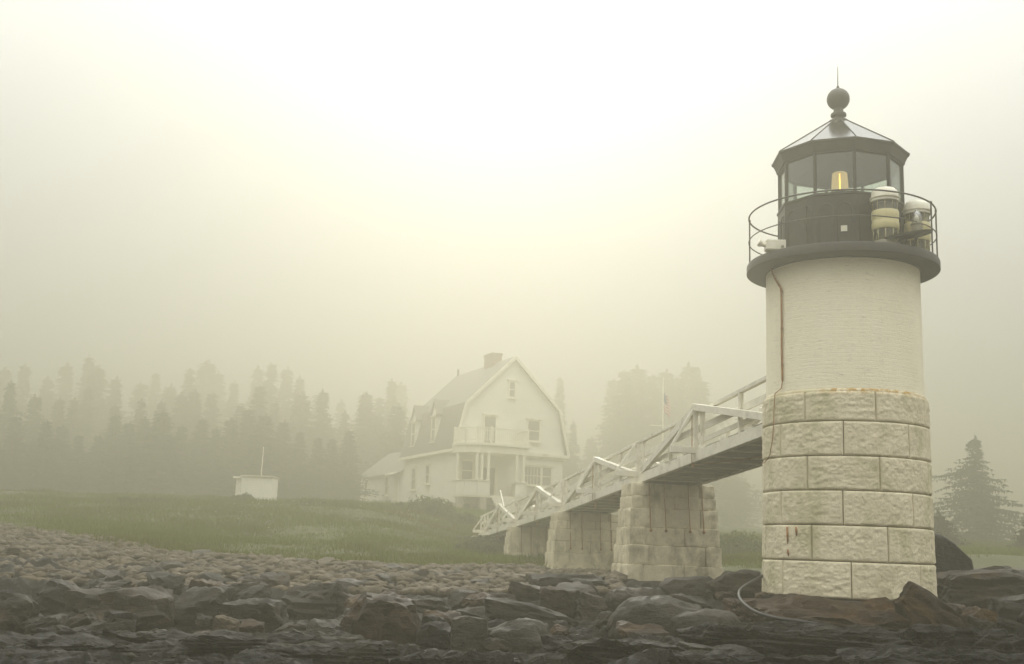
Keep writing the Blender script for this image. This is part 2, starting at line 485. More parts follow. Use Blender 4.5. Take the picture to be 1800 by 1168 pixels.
# ------------------------------------------------------------------ terrain
YS = np.array([-60, 0, 10, 14, 17, 20, 24, 30, 36, 45, 55, 70, 85, 100, 130, 200, 400], float)
PROF = {
    #       -60   0    10   14   17   20   24    30    36    45    55   70   85   100  130  200  400
    -0.46: [-1.2, .2, .32, .45, .50, .52, .85, 1.20, 1.58, 1.95, 2.5, 3.9, 5.0, 5.6, 6.5, 8.0, 11],
    -0.36: [-1.2, .2, .32, .45, .50, .52, .82, 1.18, 1.52, 1.9, 2.5, 4.0, 5.0, 5.6, 6.5, 8.0, 11],
    -0.25: [-1.2, .2, .32, .44, .49, .55, .83, 1.12, 1.36, 1.52, 2.35, 4.1, 5.1, 5.55, 6.2, 7.5, 10.5],
    -0.14: [-1.2, .2, .32, .43, .48, .58, .84, 1.08, 1.28, 1.5, 2.4, 4.2, 5.1, 5.5, 6.0, 7.0, 10],
    0.00: [-1.2, .2, .38, .55, .62, .74, .95, 1.18, 1.33, 1.4, 1.75, 2.9, 4.6, 5.3, 6.0, 7.0, 9],
    0.14: [-1.2, .2, .42, .62, .72, .90, 1.18, 1.42, 1.48, 1.5, 1.8, 2.7, 3.6, 4.8, 5.5, 6.5, 8],
    0.30: [-1.2, .2, .45, .70, .82, .98, 1.34, 1.58, 1.6, 1.7, 2.2, 2.9, 3.6, 4.2, 5.0, 6.0, 8],
    0.46: [-1.2, .2, .45, .72, .85, 1.05, 1.5, 1.8, 1.9, 2.1, 2.6, 3.1, 3.6, 4.2, 5.0, 6.0, 8],
}
_keys = sorted(PROF)
def ground_z(x, y):
    x = np.asarray(x, float); y = np.asarray(y, float)
    k = np.clip(x / np.maximum(y, 12.0), _keys[0], _keys[-1])
    cols = np.stack([np.interp(y, YS, PROF[q]) for q in _keys])
    i = np.clip(np.searchsorted(_keys, k) - 1, 0, len(_keys) - 2)
    ka = np.array(_keys)
    t = (k - ka[i]) / (ka[i + 1] - ka[i]); t = t * t * (3 - 2 * t)
    a = np.take_along_axis(cols, i[None], 0)[0]; b = np.take_along_axis(cols, (i + 1)[None], 0)[0]
    return a * (1 - t) + b * t

def ground_full(x, y):
    x = np.asarray(x, float); y = np.asarray(y, float)
    P = np.stack([x, y, np.zeros_like(x)], -1)
    return ground_z(x, y) + 0.10 * fbm(P * 0.35, 3, 3) * np.clip((y - 20) / 20, 0, 1)

def gz(x, y): return float(ground_full(np.array([x]), np.array([y]))[0])

def grid_mesh(name, xs, ys, z, m, smooth=True):
    X, Y = np.meshgrid(xs, ys)
    nx, ny = len(xs), len(ys)
    v = np.stack([X.ravel(), Y.ravel(), z.ravel()], 1)
    i = np.arange(nx * ny).reshape(ny, nx)
    f = np.stack([i[:-1, :-1].ravel(), i[:-1, 1:].ravel(), i[1:, 1:].ravel(), i[1:, :-1].ravel()], 1)
    return mesh_obj(name, v, f, m, smooth=smooth)

def build_ground():
    m, nt, out = mat('shore_and_turf')
    geo = nt.nodes.new('ShaderNodeNewGeometry'); pos = geo.outputs['Position']
    sx = nt.nodes.new('ShaderNodeSeparateXYZ'); nt.links.new(pos, sx.inputs[0])
    n1 = noise_tex(nt, pos, 0.22, 5, 0.6)
    edge = mathn(nt, 'ADD', sx.outputs[1], mathn(nt, 'MULTIPLY', n1, 14.0))
    # turf begins nearer on the right of the bank than on the left
    edge = mathn(nt, 'ADD', edge, mathn(nt, 'MULTIPLY', mathn(nt, 'MINIMUM', mathn(nt, 'ADD', sx.outputs[0], 13.0), 0.0), 1.0))
    mr = nt.nodes.new('ShaderNodeMapRange'); mr.inputs[1].default_value = 44; mr.inputs[2].default_value = 49
    nt.links.new(edge, mr.inputs[0])
    shingle = ramp(nt, [(0.3, (0.04, 0.032, 0.021)), (0.55, (0.08, 0.066, 0.045)), (0.75, (0.12, 0.10, 0.07))], noise_tex(nt, pos, 3.0, 6, 0.7))
    turf = ramp(nt, [(0.3, (0.034, 0.038, 0.006)), (0.5, (0.045, 0.055, 0.007)), (0.72, (0.055, 0.055, 0.010))], noise_tex(nt, pos, 0.35, 6, 0.7))
    col = mixc(nt, mr.outputs[0], shingle, turf)
    finish(nt, out, col, 0.9, noise_tex(nt, pos, 4, 6, 0.7), 0.8, 0.15)
    xs = np.concatenate([np.linspace(-260, -45, 44), np.linspace(-44, 44, 177), np.linspace(45, 260, 44)])
    ys = np.concatenate([np.linspace(-40, 9, 26), np.linspace(9.5, 95, 172), np.linspace(97, 380, 70)])
    X, Y = np.meshgrid(xs, ys)
    Z = ground_full(X, Y)
    # the bedrock shelf is its own finer sheet: keep the big sheet under it
    near = np.clip((34.5 - Y) / 2.0, 0, 1) * np.clip((Y - 8) / 2.0, 0, 1)
    Z = Z - 0.75 * near
    o = grid_mesh('ground', xs, ys, Z, m); tag(o, kind='structure')

def cells(U, V, seed):
    """nearest jittered cell: its random value and the gap to the second nearest"""
    iu, iv = np.floor(U).astype(np.int64), np.floor(V).astype(np.int64)
    d1 = np.full(U.shape, 9.0); d2 = np.full(U.shape, 9.0); val = np.zeros(U.shape); tx = np.zeros(U.shape); ty = np.zeros(U.shape)
    z0 = np.zeros_like(iu)
    for du in (-1, 0, 1):
        for dv in (-1, 0, 1):
            a, b = iu + du, iv + dv
            px = a + .5 + .45 * _hash(a, b, z0, seed); py = b + .5 + .45 * _hash(a, b, z0, seed + 1)
            d = np.hypot(U - px, V - py); h = _hash(a, b, z0, seed + 2)
            near = d < d1
            d2 = np.where(near, d1, np.minimum(d2, d))
            tx = np.where(near, U - px, tx); ty = np.where(near, V - py, ty)
            val = np.where(near, h, val); d1 = np.where(near, d, d1)
    return val, d2 - d1, tx, ty

def shelf_z(X, Y):
    Z = ground_z(X, Y)
    P = np.stack([X, Y, np.zeros_like(X)], -1)
    big = fbm(P * np.array([0.16, 0.42, 1]), 4, 21)
    med = fbm(P * np.array([0.5, 1.3, 1]) + 4, 4, 37)
    h = Z + 0.16 * big + 0.10 * med
    # strata: stepped ledges, tilting gently, broken by noise
    s = 0.17
    q = (h + 0.012 * X + 0.05 * fbm(P * 0.8 + 9, 3, 5)) / s
    fl = np.floor(q); fr = q - fl
    st = (fl + np.clip((fr - 0.72) / 0.28, 0, 1) ** 1.5 + 0.18 * fr) * s - 0.012 * X
    w = np.clip((28 - Y) / 9.0, 0.25, 0.9)
    h = h * (1 - w) + st * w
    h = h + 0.045 * ridged(P * np.array([1.1, 2.6, 1]), 3, 51) + 0.02 * fbm(P * np.array([5, 9, 1]), 3, 77)
    cr = ridged(P * np.array([0.45, 0.8, 1]) + 31, 2, 91)
    h = h - 0.25 * np.clip((cr - 1.05) / 0.3, 0, 1)
    wx = X + .25 * fbm(P * 1.3 + 5, 3, 61); wy = Y + .18 * fbm(P * 1.5 + 8, 3, 62)
    v1, g1, tx, ty = cells(wx * .75 + wy * .2, wy * 1.9, 301)
    v2, g2, sx, sy = cells(wx * 2.3 - wy * .5, wy * 4.4 + wx * .4, 401)
    h = h + .085 * v1 + .10 * tx * v1 - .07 * ty - .10 * np.clip(1 - g1 / .10, 0, 1)
    h = h + .030 * v2 + .04 * sx * v2 - .03 * sy - .035 * np.clip(1 - g2 / .13, 0, 1)
    h = h + 0.02 * ridged(P * np.array([4.2, 7.0, 1]) + 3, 3, 57) - 0.13
    return h

def build_shelf():
    ys = np.concatenate([np.arange(10.5, 22, 0.045), np.arange(22, 35.5, 0.09)])
    n = 620
    t = np.linspace(-0.56, 0.56, n)
    X = t[None, :] * ys[:, None]; Y = np.repeat(ys[:, None], n, 1)
    Z = shelf_z(X, Y)
    # keep the tower and pier footings level
    for cx, cy, rr, zz in ((T[0], T[1], 1.7, 1.25), (6.63 - 2.0, 33.5, 2.4, 1.35)):
        d = np.hypot(X - cx, Y - cy); k = np.clip((rr + 1.0 - d) / 1.0, 0, 1)
        Z = Z * (1 - k) + (zz + 0.15 * (Z - zz)) * k
    edge = np.clip((Y - 33.8) / 1.5, 0, 1)
    Z = Z - 0.7 * edge
    v = np.stack([X.ravel(), Y.ravel(), Z.ravel()], 1)
    i = np.arange(Z.size).reshape(Z.shape)
    f = np.stack([i[:-1, :-1].ravel(), i[:-1, 1:].ravel(), i[1:, 1:].ravel(), i[1:, :-1].ravel()], 1)
    o = mesh_obj('rock_shelf', v, f, M['rockdark'], smooth=True)
    tag(o, kind='structure')

# ------------------------------------------------------------------ rocks
def rock_mesh(seed, dims, sub=4, planes=14, rough=0.10, strata=0.0, round_=0.0):
    r = np.random.RandomState(seed)
    v, f = ico(sub)
    bx = .82 * (1 - round_)
    v = v * (1 - bx) + bx * v / np.abs(v).max(1)[:, None]
    sk = r.uniform(-.28, .28, 4) * (1 - round_)
    v = np.stack([v[:, 0] * (1 + sk[0] * v[:, 2]) + sk[1] * v[:, 2] * .5, v[:, 1] * (1 + sk[2] * v[:, 2]), v[:, 2] * (1 + sk[3] * v[:, 0])], 1)
    nn = r.normal(size=(planes, 3)); nn /= np.linalg.norm(nn, axis=1)[:, None]
    cc = r.uniform(0.82, 1.22, planes) * (1 - round_) + round_ * 0.97
    for k in range(planes):
        d = v @ nn[k]; ex = np.maximum(d - cc[k], 0)
        v -= ex[:, None] * nn[k] * 0.94
    lo, hi = v.min(0), v.max(0)
    dims = np.asarray(dims, float)
    v = (v - (lo + hi) / 2) / (hi - lo)
    dirn = v / np.maximum(np.linalg.norm(v, axis=1)[:, None], 1e-6)
    dirn = dirn / dims; dirn /= np.linalg.norm(dirn, axis=1)[:, None]
    v = v * dims
    L = float(np.cbrt(dims.prod()))
    A = rough * L
    o = seed * 3.71
    # metric-scale relief so that long slabs are not smeared
    v = v + dirn * (A * .55 * fbm(v * (1.6 / L) + o, 5, seed, .55))[:, None]
    v = v + dirn * (A * .26 * ridged(v * (3.3 / L) + o, 4, seed + 4))[:, None]
    # cleavage steps: bed planes with sharp little treads
    r2 = np.random.RandomState(seed + 5)
    for q_, am in ((r2.normal(size=3) * np.array([.5, .5, 1.6]), .55), (r2.normal(size=3), .4)):
        q_ /= np.linalg.norm(q_)
        t_ = v @ q_ * (3.4 / L) + 0.45 * fbm(v * (1.2 / L) + o, 3, seed + 6)
        fr = t_ - np.floor(t_)
        v = v + dirn * ((np.minimum(fr * 1.15, (1 - fr) * 7.5) - .5) * A * am * (1 - .8 * round_))[:, None]
    # narrow cracks
    cr = np.abs(noise3(v * (1.5 / L) + o + 50, seed + 9) + .35 * noise3(v * (5 / L) + o, seed + 10))
    v = v - dirn * (np.clip(1 - cr / .05, 0, 1) * A * .5)[:, None]
    if strata:
        zq = (v[:, 2] + 0.10 * v[:, 0] * math.sin(seed)) / max(.09, dims[2] * .22) + 0.5 * fbm(v * 1.1 + o, 3, seed + 8)
        fr = zq - np.floor(zq)
        v[:, :2] += dirn[:, :2] * ((np.minimum(fr * 1.2, (1 - fr) * 6) - .5) * strata * L * 1.2)[:, None]
    lo, hi = v.min(0), v.max(0)
    v = (v - (lo + hi) / 2) / (hi - lo) * dims
    return v, f

def rock(name, x, y, dims, m, seed, rz=0.0, tilt=(0, 0), sink=0.25, zbase=None, sub=4, lean=0.0, **kw):
    v, f = rock_mesh(seed, dims, sub, **kw)
    if lean:
        zb = v[:, 2].min(); q = np.clip(v[:, 0] / dims[0] + .5, 0, 1)
        if lean < 0: q = 1 - q
        v[:, 2] = zb + (v[:, 2] - zb) * (1 - abs(lean) * q ** 1.2)
    rot = np.array((Matrix.Rotation(rz, 3, 'Z') @ Matrix.Rotation(tilt[0], 3, 'X') @ Matrix.Rotation(tilt[1], 3, 'Y')))
    v = v @ rot.T
    h = v[:, 2].max() - v[:, 2].min()
    v[:, 2] -= v[:, 2].min()
    z0 = (gz(x, y) if zbase is None else zbase) - sink * h
    o = mesh_obj(name, v, f, m, smooth=True, angle=30)
    o['kind'] = 'thing'
    o.location = (x, y, z0)
    return o

T = np.array([7.47214 * .86, 25.6 * .86])       # tower axis
CF = np.array([-T[0], -T[1]]) / np.hypot(*T)     # from the tower towards the viewer's side
CR = np.array([-CF[1], CF[0]])                   # to the right along the shore

def placed(px0, px1, ptop, pbot, Y, m, label, seed, deep=0.8, cat='boulder', group='big boulders along the foreshore', name='boulder', sink=0.3, **kw):
    a, b = at(px0, pbot, Y), at(px1, pbot, Y)
    top = at((px0 + px1) / 2, ptop, Y)[2]; bot = min(a[2], b[2])
    cx = (a[0] + b[0]) / 2; w = (b[0] - a[0]) * 1.06
    h = (top - bot) / (1 - sink)
    zb = bot
    g = gz(cx, Y)
    if zb > g: h += (zb - g) * 1.0; zb = g
    o = rock(name, cx, Y, (w, w * deep, h), m, seed, sink=sink, zbase=zb, **kw)
    tag(o, label, cat, group)
    return o

def build_rocks():
    k = M
    big = [
     (-45, 68, 1040, 1106, 19.0, k['rock'], 'dark brown boulder cut off by the left edge of the foreshore', 1, .9, {}),
     (62, 165, 1008, 1080, 22.5, k['rock'], 'peaked boulder with an ochre top, tallest on the far left shore', 2, .8, dict(planes=9, lean=.45)),
     (118, 296, 1026, 1110, 20.5, k['rock'], 'largest brown boulder on the left shore, flat topped and wide', 3, .7, dict(planes=10, strata=.03)),
     (160, 214, 1000, 1024, 27.0, k['rockgrey'], 'grey block standing behind the largest left boulder', 4, .8, dict(planes=8)),
     (50, 122, 1070, 1106, 18.6, k['rockgrey'], 'grey wedge shaped rock leaning at the foot of the left boulders', 5, .8, dict(planes=7, lean=-.5)),
     (290, 402, 1028, 1106, 21.2, k['rock'], 'broad brown boulder just right of the largest left boulder', 6, .9, dict(planes=11)),
     (372, 500, 1044, 1100, 20.8, k['rock'], 'dark overhanging boulder with a sharp right corner, above a pale grey stone', 7, .8, dict(planes=8, lean=-.25)),
     (374, 424, 1078, 1105, 18.8, k['cobble'], 'pale grey pointed stone lying under the dark overhanging boulder', 8, .8, dict(planes=7)),
     (424, 466, 1084, 1106, 18.7, k['rockred'], 'small brown stone touching the pale grey pointed stone', 9, .8, {}),
     (490, 612, 1022, 1080, 23.0, k['rockgrey'], 'layered slab shaped boulder, greenish grey, left of the mossy hump', 10, .7, dict(strata=.08)),
     (408, 492, 1012, 1042, 27.0, k['rockgrey'], 'olive grey rock with a low peak behind the overhanging boulder', 11, .8, dict(planes=7)),
     (330, 412, 1018, 1046, 25.0, k['rockred'], 'rust brown rock with a pointed crest behind the broad boulder', 12, .8, dict(planes=7)),
     (398, 442, 1005, 1024, 31.0, k['cobble'], 'pale rounded stone at the edge of the cobble beach', 13, .8, dict(round_=.6)),
     (602, 738, 1038, 1134, 18.3, k['rockred'], 'humped boulder with ochre weed on its crown, centre left of the shore', 14, .9, dict(round_=.5, rough=.14)),
     (700, 792, 1046, 1080, 21.0, k['rockgrey'], 'flat grey slab right behind the weedy hump', 15, .9, dict(strata=.08)),
     (738, 797, 1080, 1118, 18.6, k['rockdark'], 'small dark boulder between the weedy hump and the square block', 16, .9, {}),
     (792, 856, 1082, 1138, 17.2, k['rockgrey'], 'square sided grey block near the middle of the shore', 17, .8, dict(planes=6, rough=.05)),
     (860, 972, 1086, 1140, 17.4, k['rockgrey'], 'domed grey boulder in front of the triangular slab', 18, .8, dict(round_=.4)),
     (852, 1012, 1044, 1100, 20.3, k['rock'], 'tilted triangular brown slab behind the domed grey boulder', 19, .6, dict(planes=7, lean=.5)),
     (948, 1018, 1030, 1072, 22.0, k['rockred'], 'chunky rust brown block behind the triangular slab', 20, .8, dict(planes=7)),
     (1014, 1070, 1040, 1076, 21.5, k['rock'], 'brown boulder filling the gap left of the big smooth boulder', 21, .9, {}),
     (1072, 1250, 1046, 1122, 18.4, k['rockgrey'], 'big smooth grey boulder, rounded like a whale back', 22, .8, dict(round_=.75, rough=.06, sub=5)),
     (1182, 1304, 1064, 1108, 17.7, k['rockgrey'], 'smooth rounded boulder overlapping the right end of the whale back one', 23, .8, dict(round_=.7, rough=.06)),
     (1062, 1160, 1029, 1056, 22.5, k['rockgrey'], 'long low smooth rock behind the big smooth boulder', 24, .8, dict(round_=.5)),
     (932, 1072, 1008, 1036, 27.5, k['rockdark'], 'dark weed covered rock in front of the nearest stone pier', 25, .7, dict(rough=.16)),
     (1150, 1250, 1040, 1062, 21.5, k['rock'], 'low brown rock below the right half of the nearest pier', 26, .8, dict(strata=.06)),
     (1240, 1340, 1000, 1050, 24.5, k['rock'], 'brown ledge rock just left of the foot of the tower', 27, .9, dict(strata=.06)),
     (1578, 1732, 1014, 1108, 19.4, k['rockred'], 'large slanted ochre brown boulder leaning at the right foot of the tower', 28, .5, dict(planes=8, sub=5, lean=.75, rough=.07)),
     (1690, 1752, 1066, 1110, 19.2, k['rockred'], 'small ochre stone against the slanted boulder by the tower', 29, .8, {}),
     (1628, 1712, 922, 1010, 24.8, k['blackrock'], 'tall smooth black boulder standing behind the tower on the right', 30, .7, dict(planes=7, rough=.03, sub=5, round_=.45, lean=.3)),
     (1652, 1900, 1000, 1058, 23.6, k['rock'], 'wide flat brown ledge slab at the right edge of the shore', 31, .5, dict(strata=.05, sub=5)),
     (1740, 1860, 1040, 1110, 20.3, k['rock'], 'brown slab below the wide ledge at the right edge', 32, .7, dict(strata=.05)),
    ]
    for a in big:
        kw = dict(a[9])
        placed(a[0], a[1], a[2], a[3], a[4], a[5], a[6], 100 + a[7], a[8], **kw)
    # rusty bedrock knob that carries the tower
    o = rock('footing_rock', T[0] - .18, T[1] - .45, (4.7, 4.9, 1.05), M['footing'], 211, sink=0.0, zbase=0.395, sub=6, planes=18, round_=.25, strata=.05, rough=.12)
    tag(o, 'rust red bedrock knob right under the granite base of the tower', 'rock')
    rr = np.random.RandomState(44)
    for k in range(16):
        a = R_(rr.uniform(-80, 80)); d = rr.uniform(1.66, 2.0)
        p = T + d * (CF * math.cos(a) + CR * math.sin(a)); q = rr.uniform(.10, .24)
        o = rock('rubble_stone', p[0], p[1], (q * 1.5, q, q * .7), [M['footing'], M['rockred'], M['rockgrey']][k % 3], 1500 + k, rz=rr.uniform(0, 6), zbase=1.30 - max(0, d - 1.75) * .5, sink=.2, sub=3)
        tag(o, 'small broken stone against the foot of the granite tower base', 'stone', 'rubble round the tower foot')
    # long foreground slabs
    slabs = [
     (-60, 330, 1112, 1146, 16.4, 'long dark layered slab in the bottom left foreground'),
     (200, 640, 1104, 1140, 16.9, 'long dark slab below the overhanging boulder'),
     (430, 780, 1122, 1165, 15.6, 'wide slab below the weedy hump boulder'),
     (690, 1010, 1140, 1172, 15.1, 'low wet slab at the bottom centre of the picture'),
     (960, 1330, 1118, 1162, 15.7, 'long sloping slab below the smooth boulders'),
     (1200, 1620, 1092, 1140, 16.6, 'long dark ledge slab in front of the tower foot'),
     (1590, 1800, 1096, 1146, 16.2, 'humped dark slab in front of the slanted ochre boulder'),
     (1490, 1880, 1136, 1180, 14.8, 'dark slab at the bottom right corner'),
     (-60, 260, 1142, 1182, 14.9, 'dark weedy slab at the bottom left corner'),
     (240, 560, 1146, 1184, 14.7, 'flat dark slab low in the foreground left of centre'),
     (1110, 1500, 1142, 1182, 14.6, 'dark bulging slab low in the foreground right of centre'),
     (60, 210, 1100, 1124, 17.6, 'short dark slab at the foot of the largest left boulder'),
    ]
    for i, (a, b, t, bt, Y, lab) in enumerate(slabs):
        placed(a, b, t, bt, Y, M['rockdark'], lab, 400 + i, 0.36, cat='rock slab', group='dark slabs in the foreground', name='rock_slab', sink=.25, sub=6, strata=.03, rough=.16, planes=14, round_=.1)
    # medium stones filling the foreshore (nothing tells them apart)
    r = np.random.RandomState(5)
    n = 0
    while n < 95:
        Y = r.uniform(17.0, 27); t = r.uniform(-.47, .48); X = t * Y
        if math.hypot(X - T[0], Y - T[1]) < 2.4 or (abs(t - .29) < .10 and Y < 21.5): continue
        if 0.06 < t < .30 and Y > 26: continue
        s = r.uniform(.22, .62) * (1.25 if Y > 23 else 1.0)
        mm = [M['rock'], M['rockgrey'], M['rockdark'], M['rock'], M['rockred']][r.randint(5)]
        o = rock('shore_stone', X, Y, (s * r.uniform(.9, 1.6), s * r.uniform(.8, 1.2), s * r.uniform(.45, .8)), mm, 600 + n, rz=r.uniform(0, 6.3), tilt=(r.uniform(-.3, .3), r.uniform(-.3, .3)), sink=r.uniform(.1, .3), sub=4 if Y < 24 else 3, planes=10)
        tag(o, 'broken brown stone lying among the larger foreshore boulders', 'stone', 'broken stones between the foreshore boulders')
        n += 1
    # cobble beach: the larger cobbles singly
    protos = [rock_mesh(900 + i, (1, .85, .6), 3, 9, .09) for i in range(8)]
    pm = []
    for i, (v, f) in enumerate(protos):
        me = None
        o = mesh_obj('cobble', v, f, [M['cobble'], M['cobble'], M['rockgrey']][i % 3], smooth=True, angle=38)
        pm.append(o.data); bpy.data.objects.remove(o)
    n = 0
    while n < 180:
        Y = 27 + 25 * r.rand() ** 1.3; t = r.uniform(-.47, 0.05); X = t * Y
        lim = 39.5 if t > -.28 else 39.5 + (-.28 - t) * 75
        if Y > lim: continue
        s = r.uniform(.18, .42) * (1 + (r.rand() < .12) * .8)
        o = bpy.data.objects.new('cobble', pm[r.randint(8)]); COL.objects.link(o)
        o.location = (X, Y, gz(X, Y) + s * .10); o.scale = (s * r.uniform(1.0, 1.9), s, s * r.uniform(.6, .95)); o.rotation_euler = (r.uniform(-.25, .25), r.uniform(-.25, .25), r.uniform(0, 6.3))
        tag(o, 'pale cobble on the stony beach below the grass bank', 'cobble', 'cobbles on the beach below the grass bank')
        n += 1
    # the rest of the shingle as one mass
    vs, fs, off = [], [], 0
    v3, f3 = ico(1)
    for i in range(7000):
        Y = 26 + 30 * r.rand(); t = r.uniform(-.50, 0.10); X = t * Y
        lim = 41 if t > -.28 else 41 + (-.28 - t) * 75
        if Y > lim: continue
        s = r.uniform(.06, .19)
        nn = v3 + r.normal(0, .16, v3.shape)
        nn = nn * np.array([s * r.uniform(.9, 1.7), s * r.uniform(.8, 1.3), s * r.uniform(.5, .8)])
        a = r.uniform(0, 6.3); c, q = math.cos(a), math.sin(a)
        nn = np.stack([nn[:, 0] * c - nn[:, 1] * q, nn[:, 0] * q + nn[:, 1] * c, nn[:, 2]], 1)
        vs.append(nn + np.array([X, Y, gz(X, Y) + s * .2])); fs.append(f3 + off); off += len(v3)
    o = mesh_obj('shingle', np.concatenate(vs), np.concatenate(fs), M['cobble'], smooth=False)
    tag(o, kind='stuff')
    # foreground chips in crevices: small pebbles caught between the slabs
    vs, fs, off = [], [], 0
    for i in range(900):
        Y = r.uniform(14.5, 21); t = r.uniform(-.48, .48); X = t * Y
        s = r.uniform(.02, .06)
        z = float(shelf_z(np.array([X]), np.array([Y]))[0])
        nn = v3 + r.normal(0, .12, v3.shape)
        vs.append(nn * np.array([s * 1.3, s, s * .7]) + np.array([X, Y, z + s * .3])); fs.append(f3 + off); off += len(v3)
    o = mesh_obj('pebbles', np.concatenate(vs), np.concatenate(fs), M['cobble'], smooth=True)
    tag(o, kind='stuff')

# ------------------------------------------------------------------ lighthouse
def cyl(r, deg, z):
    a = R_(deg)
    p = T + r * (CF * math.cos(a) + CR * math.sin(a))
    return np.array([p[0], p[1], z])

def build_lighthouse():
    Z0 = 1.42
    org = (T[0], T[1], Z0)
    root = empty('lighthouse', org)
    tag(root, 'white brick lighthouse on a granite block base with a black lantern room', 'lighthouse')
    zs = [5.054, 4.493, 3.869, 3.257, 2.643, 2.015, 1.37]
    rs = [1.532, 1.536, 1.541, 1.541, 1.546, 1.557, 1.566]
    joints = [[-27, 21, 67.5], [-48.5, -.8, 46.5], [-73, -25.5, 22.7, 71], [-48.5, -2, 48.5], [-70, -23, 27, 72], [-46.5, 2.5, 53]]
    vs, fs, mi, off = [], [], [], 0
    seed = 0
    for c in range(6):
        j = joints[c]
        cuts = list(j)
        rest = 360 - (j[-1] - j[0]); n = round(rest / 46)
        cuts += [j[-1] + rest * k / n for k in range(1, n)]
        for b in range(len(cuts)):
            a0 = cuts[b]; a1 = cuts[b + 1] if b + 1 < len(cuts) else cuts[0] + 360
            seed += 1
            R = (rs[c] + rs[c + 1]) / 2
            g = 0.0065
            mid = ((a0 + a1) / 2 + 180) % 360 - 180
            fine = abs(mid) < 110
            st = 0.0165 if fine else 0.08
            na = max(6, int(R_(a1 - a0) * R / st)); nz = max(5, int((zs[c] - zs[c + 1]) / st))
            aa = np.linspace(R_(a0) + g / R, R_(a1) - g / R, na); zz = np.linspace(zs[c + 1] + g, zs[c] - g, nz)
            A, Zm = np.meshgrid(aa, zz)
            e = np.minimum(np.minimum((A - aa[0]) * R, (aa[-1] - A) * R), np.minimum(Zm - zz[0], zz[-1] - Zm))
            bev = np.clip(1 - e / 0.03, 0, 1) ** 2 * 0.018
            P = np.stack([A * R, Zm, np.full_like(A, seed * 3.1)], -1)
            rr = random.Random(seed)
            sx, sy = (6, 15) if rr.random() < .4 else (10, 10)
            nse = 0.0065 * fbm(P * np.array([sx, sy, 1]), 3, seed, .6) + 0.0045 * ridged(P * np.array([15, 17, 1]), 2, seed + 3)
            k = np.clip(e / 0.03, 0, 1)
            base = rs[c] + (rs[c + 1] - rs[c]) * (zs[c] - Zm) / (zs[c] - zs[c + 1])
            if c == 0:
                base = base - np.clip((Zm - (zs[0] - .07)) / .07, 0, 1) ** 2 * 0.05
            rad = base - 0.006 - bev + (nse + 0.005) * k
            X = T[0] + rad * (CF[0] * np.cos(A) + CR[0] * np.sin(A)); Yp = T[1] + rad * (CF[1] * np.cos(A) + CR[1] * np.sin(A))
            v = np.stack([X.ravel(), Yp.ravel(), Zm.ravel()], 1)
            i = np.arange(na * nz).reshape(nz, na)
            f = np.stack([i[:-1, :-1].ravel(), i[:-1, 1:].ravel(), i[1:, 1:].ravel(), i[1:, :-1].ravel()], 1)
            # returns into the joint
            ring = np.concatenate([i[0, :], i[1:, -1], i[-1, -2::-1], i[-2:0:-1, 0]])
            cen = np.array([T[0], T[1]])
            inner = v[ring].copy(); dxy = inner[:, :2] - cen; dd = np.linalg.norm(dxy, axis=1)[:, None]
            inner[:, :2] = cen + dxy / dd * (R - 0.075)
            m0 = len(v); nr = len(ring); q = np.arange(nr)
            f2 = np.stack([ring, m0 + q, m0 + (q + 1) % nr, ring[(q + 1) % nr]], 1)
            v = np.concatenate([v, inner])
            vs.append(v); fs.append(np.concatenate([f, f2]) + off); off += len(v)
    o = mesh_obj('granite_base', np.concatenate(vs), np.concatenate(fs), M['granite'], root, org, smooth=True, angle=50)
    b = MB(); b.lathe([(1.53, 1.35), (1.49, 3.3), (1.475, 5.0)], 72, (T[0], T[1]), cap=False); b.build('joint_mortar', M['mortar'], o, org, smooth=True)
    # sloped washing on top of the base
    b = MB(); b.lathe([(1.47, 4.99), (1.508, 5.025), (1.49, 5.065), (1.452, 5.10), (1.44, 5.05)], 96, (T[0], T[1]), cap=False)
    b.build('base_ledge', M['granite'], root, org, smooth=True)
    b = MB(); b.lathe([(1.462, 5.04), (1.458, 6.2), (1.452, 7.53)], 128, (T[0], T[1]), cap=False)
    b.build('brick_shaft', M['brick'], root, org, smooth=True)
    # gallery
    b = MB(); b.lathe([(1.44, 7.52), (1.472, 7.522), (1.478, 7.542), (1.80, 7.548), (1.818, 7.552), (1.827, 7.56), (1.827, 7.70), (1.81, 7.732), (0.3, 7.75)], 128, (T[0], T[1]))
    b.build('gallery_deck', M['iron'], root, org, smooth=True, angle=35)
    # railing
    rail = empty('gallery_railing', (0, 0, 0), parent=root)
    def ring(r, z, n=120): return [cyl(r, 360 * k / n, z) for k in range(n)]
    rr_ = 1.775
    b = MB(); b.tube(ring(rr_, 8.72), 0.017, 8, closed=True); b.build('top_rail', M['rail_iron'], rail, org, smooth=True)
    b = MB(); b.tube(ring(rr_ + .005, 8.225), 0.012, 8, closed=True); b.build('mid_rail', M['rail_iron'], rail, org, smooth=True)
    for a in (-92, -57 - 80, 168, 128, 88, 68, -175 + 40 - 22):
        b = MB(); b.tube([cyl(rr_, a, 7.72), cyl(rr_, a, 8.73)], 0.016, 8); b.tube([cyl(rr_, a, 8.72), cyl(rr_, a, 8.755)], 0.024, 8)
        b.build('railing_post', M['rail_iron'], rail, org, smooth=True, angle=40)
    # lantern: ten sides
    ND, A0 = 10, 13.4
    va = [A0 + 36 * k for k in range(ND)]
    RW = 1.222
    def poly_ring(r, z): return [cyl(r, a, z) for a in va]
    def loft(rings, name, m, par, closed=True, **kw):
        b = MB(); v = []; f = []
        for rg in rings: v += list(rg)
        for i in range(len(rings) - 1):
            for j in range(ND):
                j2 = (j + 1) % ND
                f.append((i * ND + j, i * ND + j2, (i + 1) * ND + j2, (i + 1) * ND + j))
        b.add(v, f)
        return b.build(name, m, par, org, **kw)
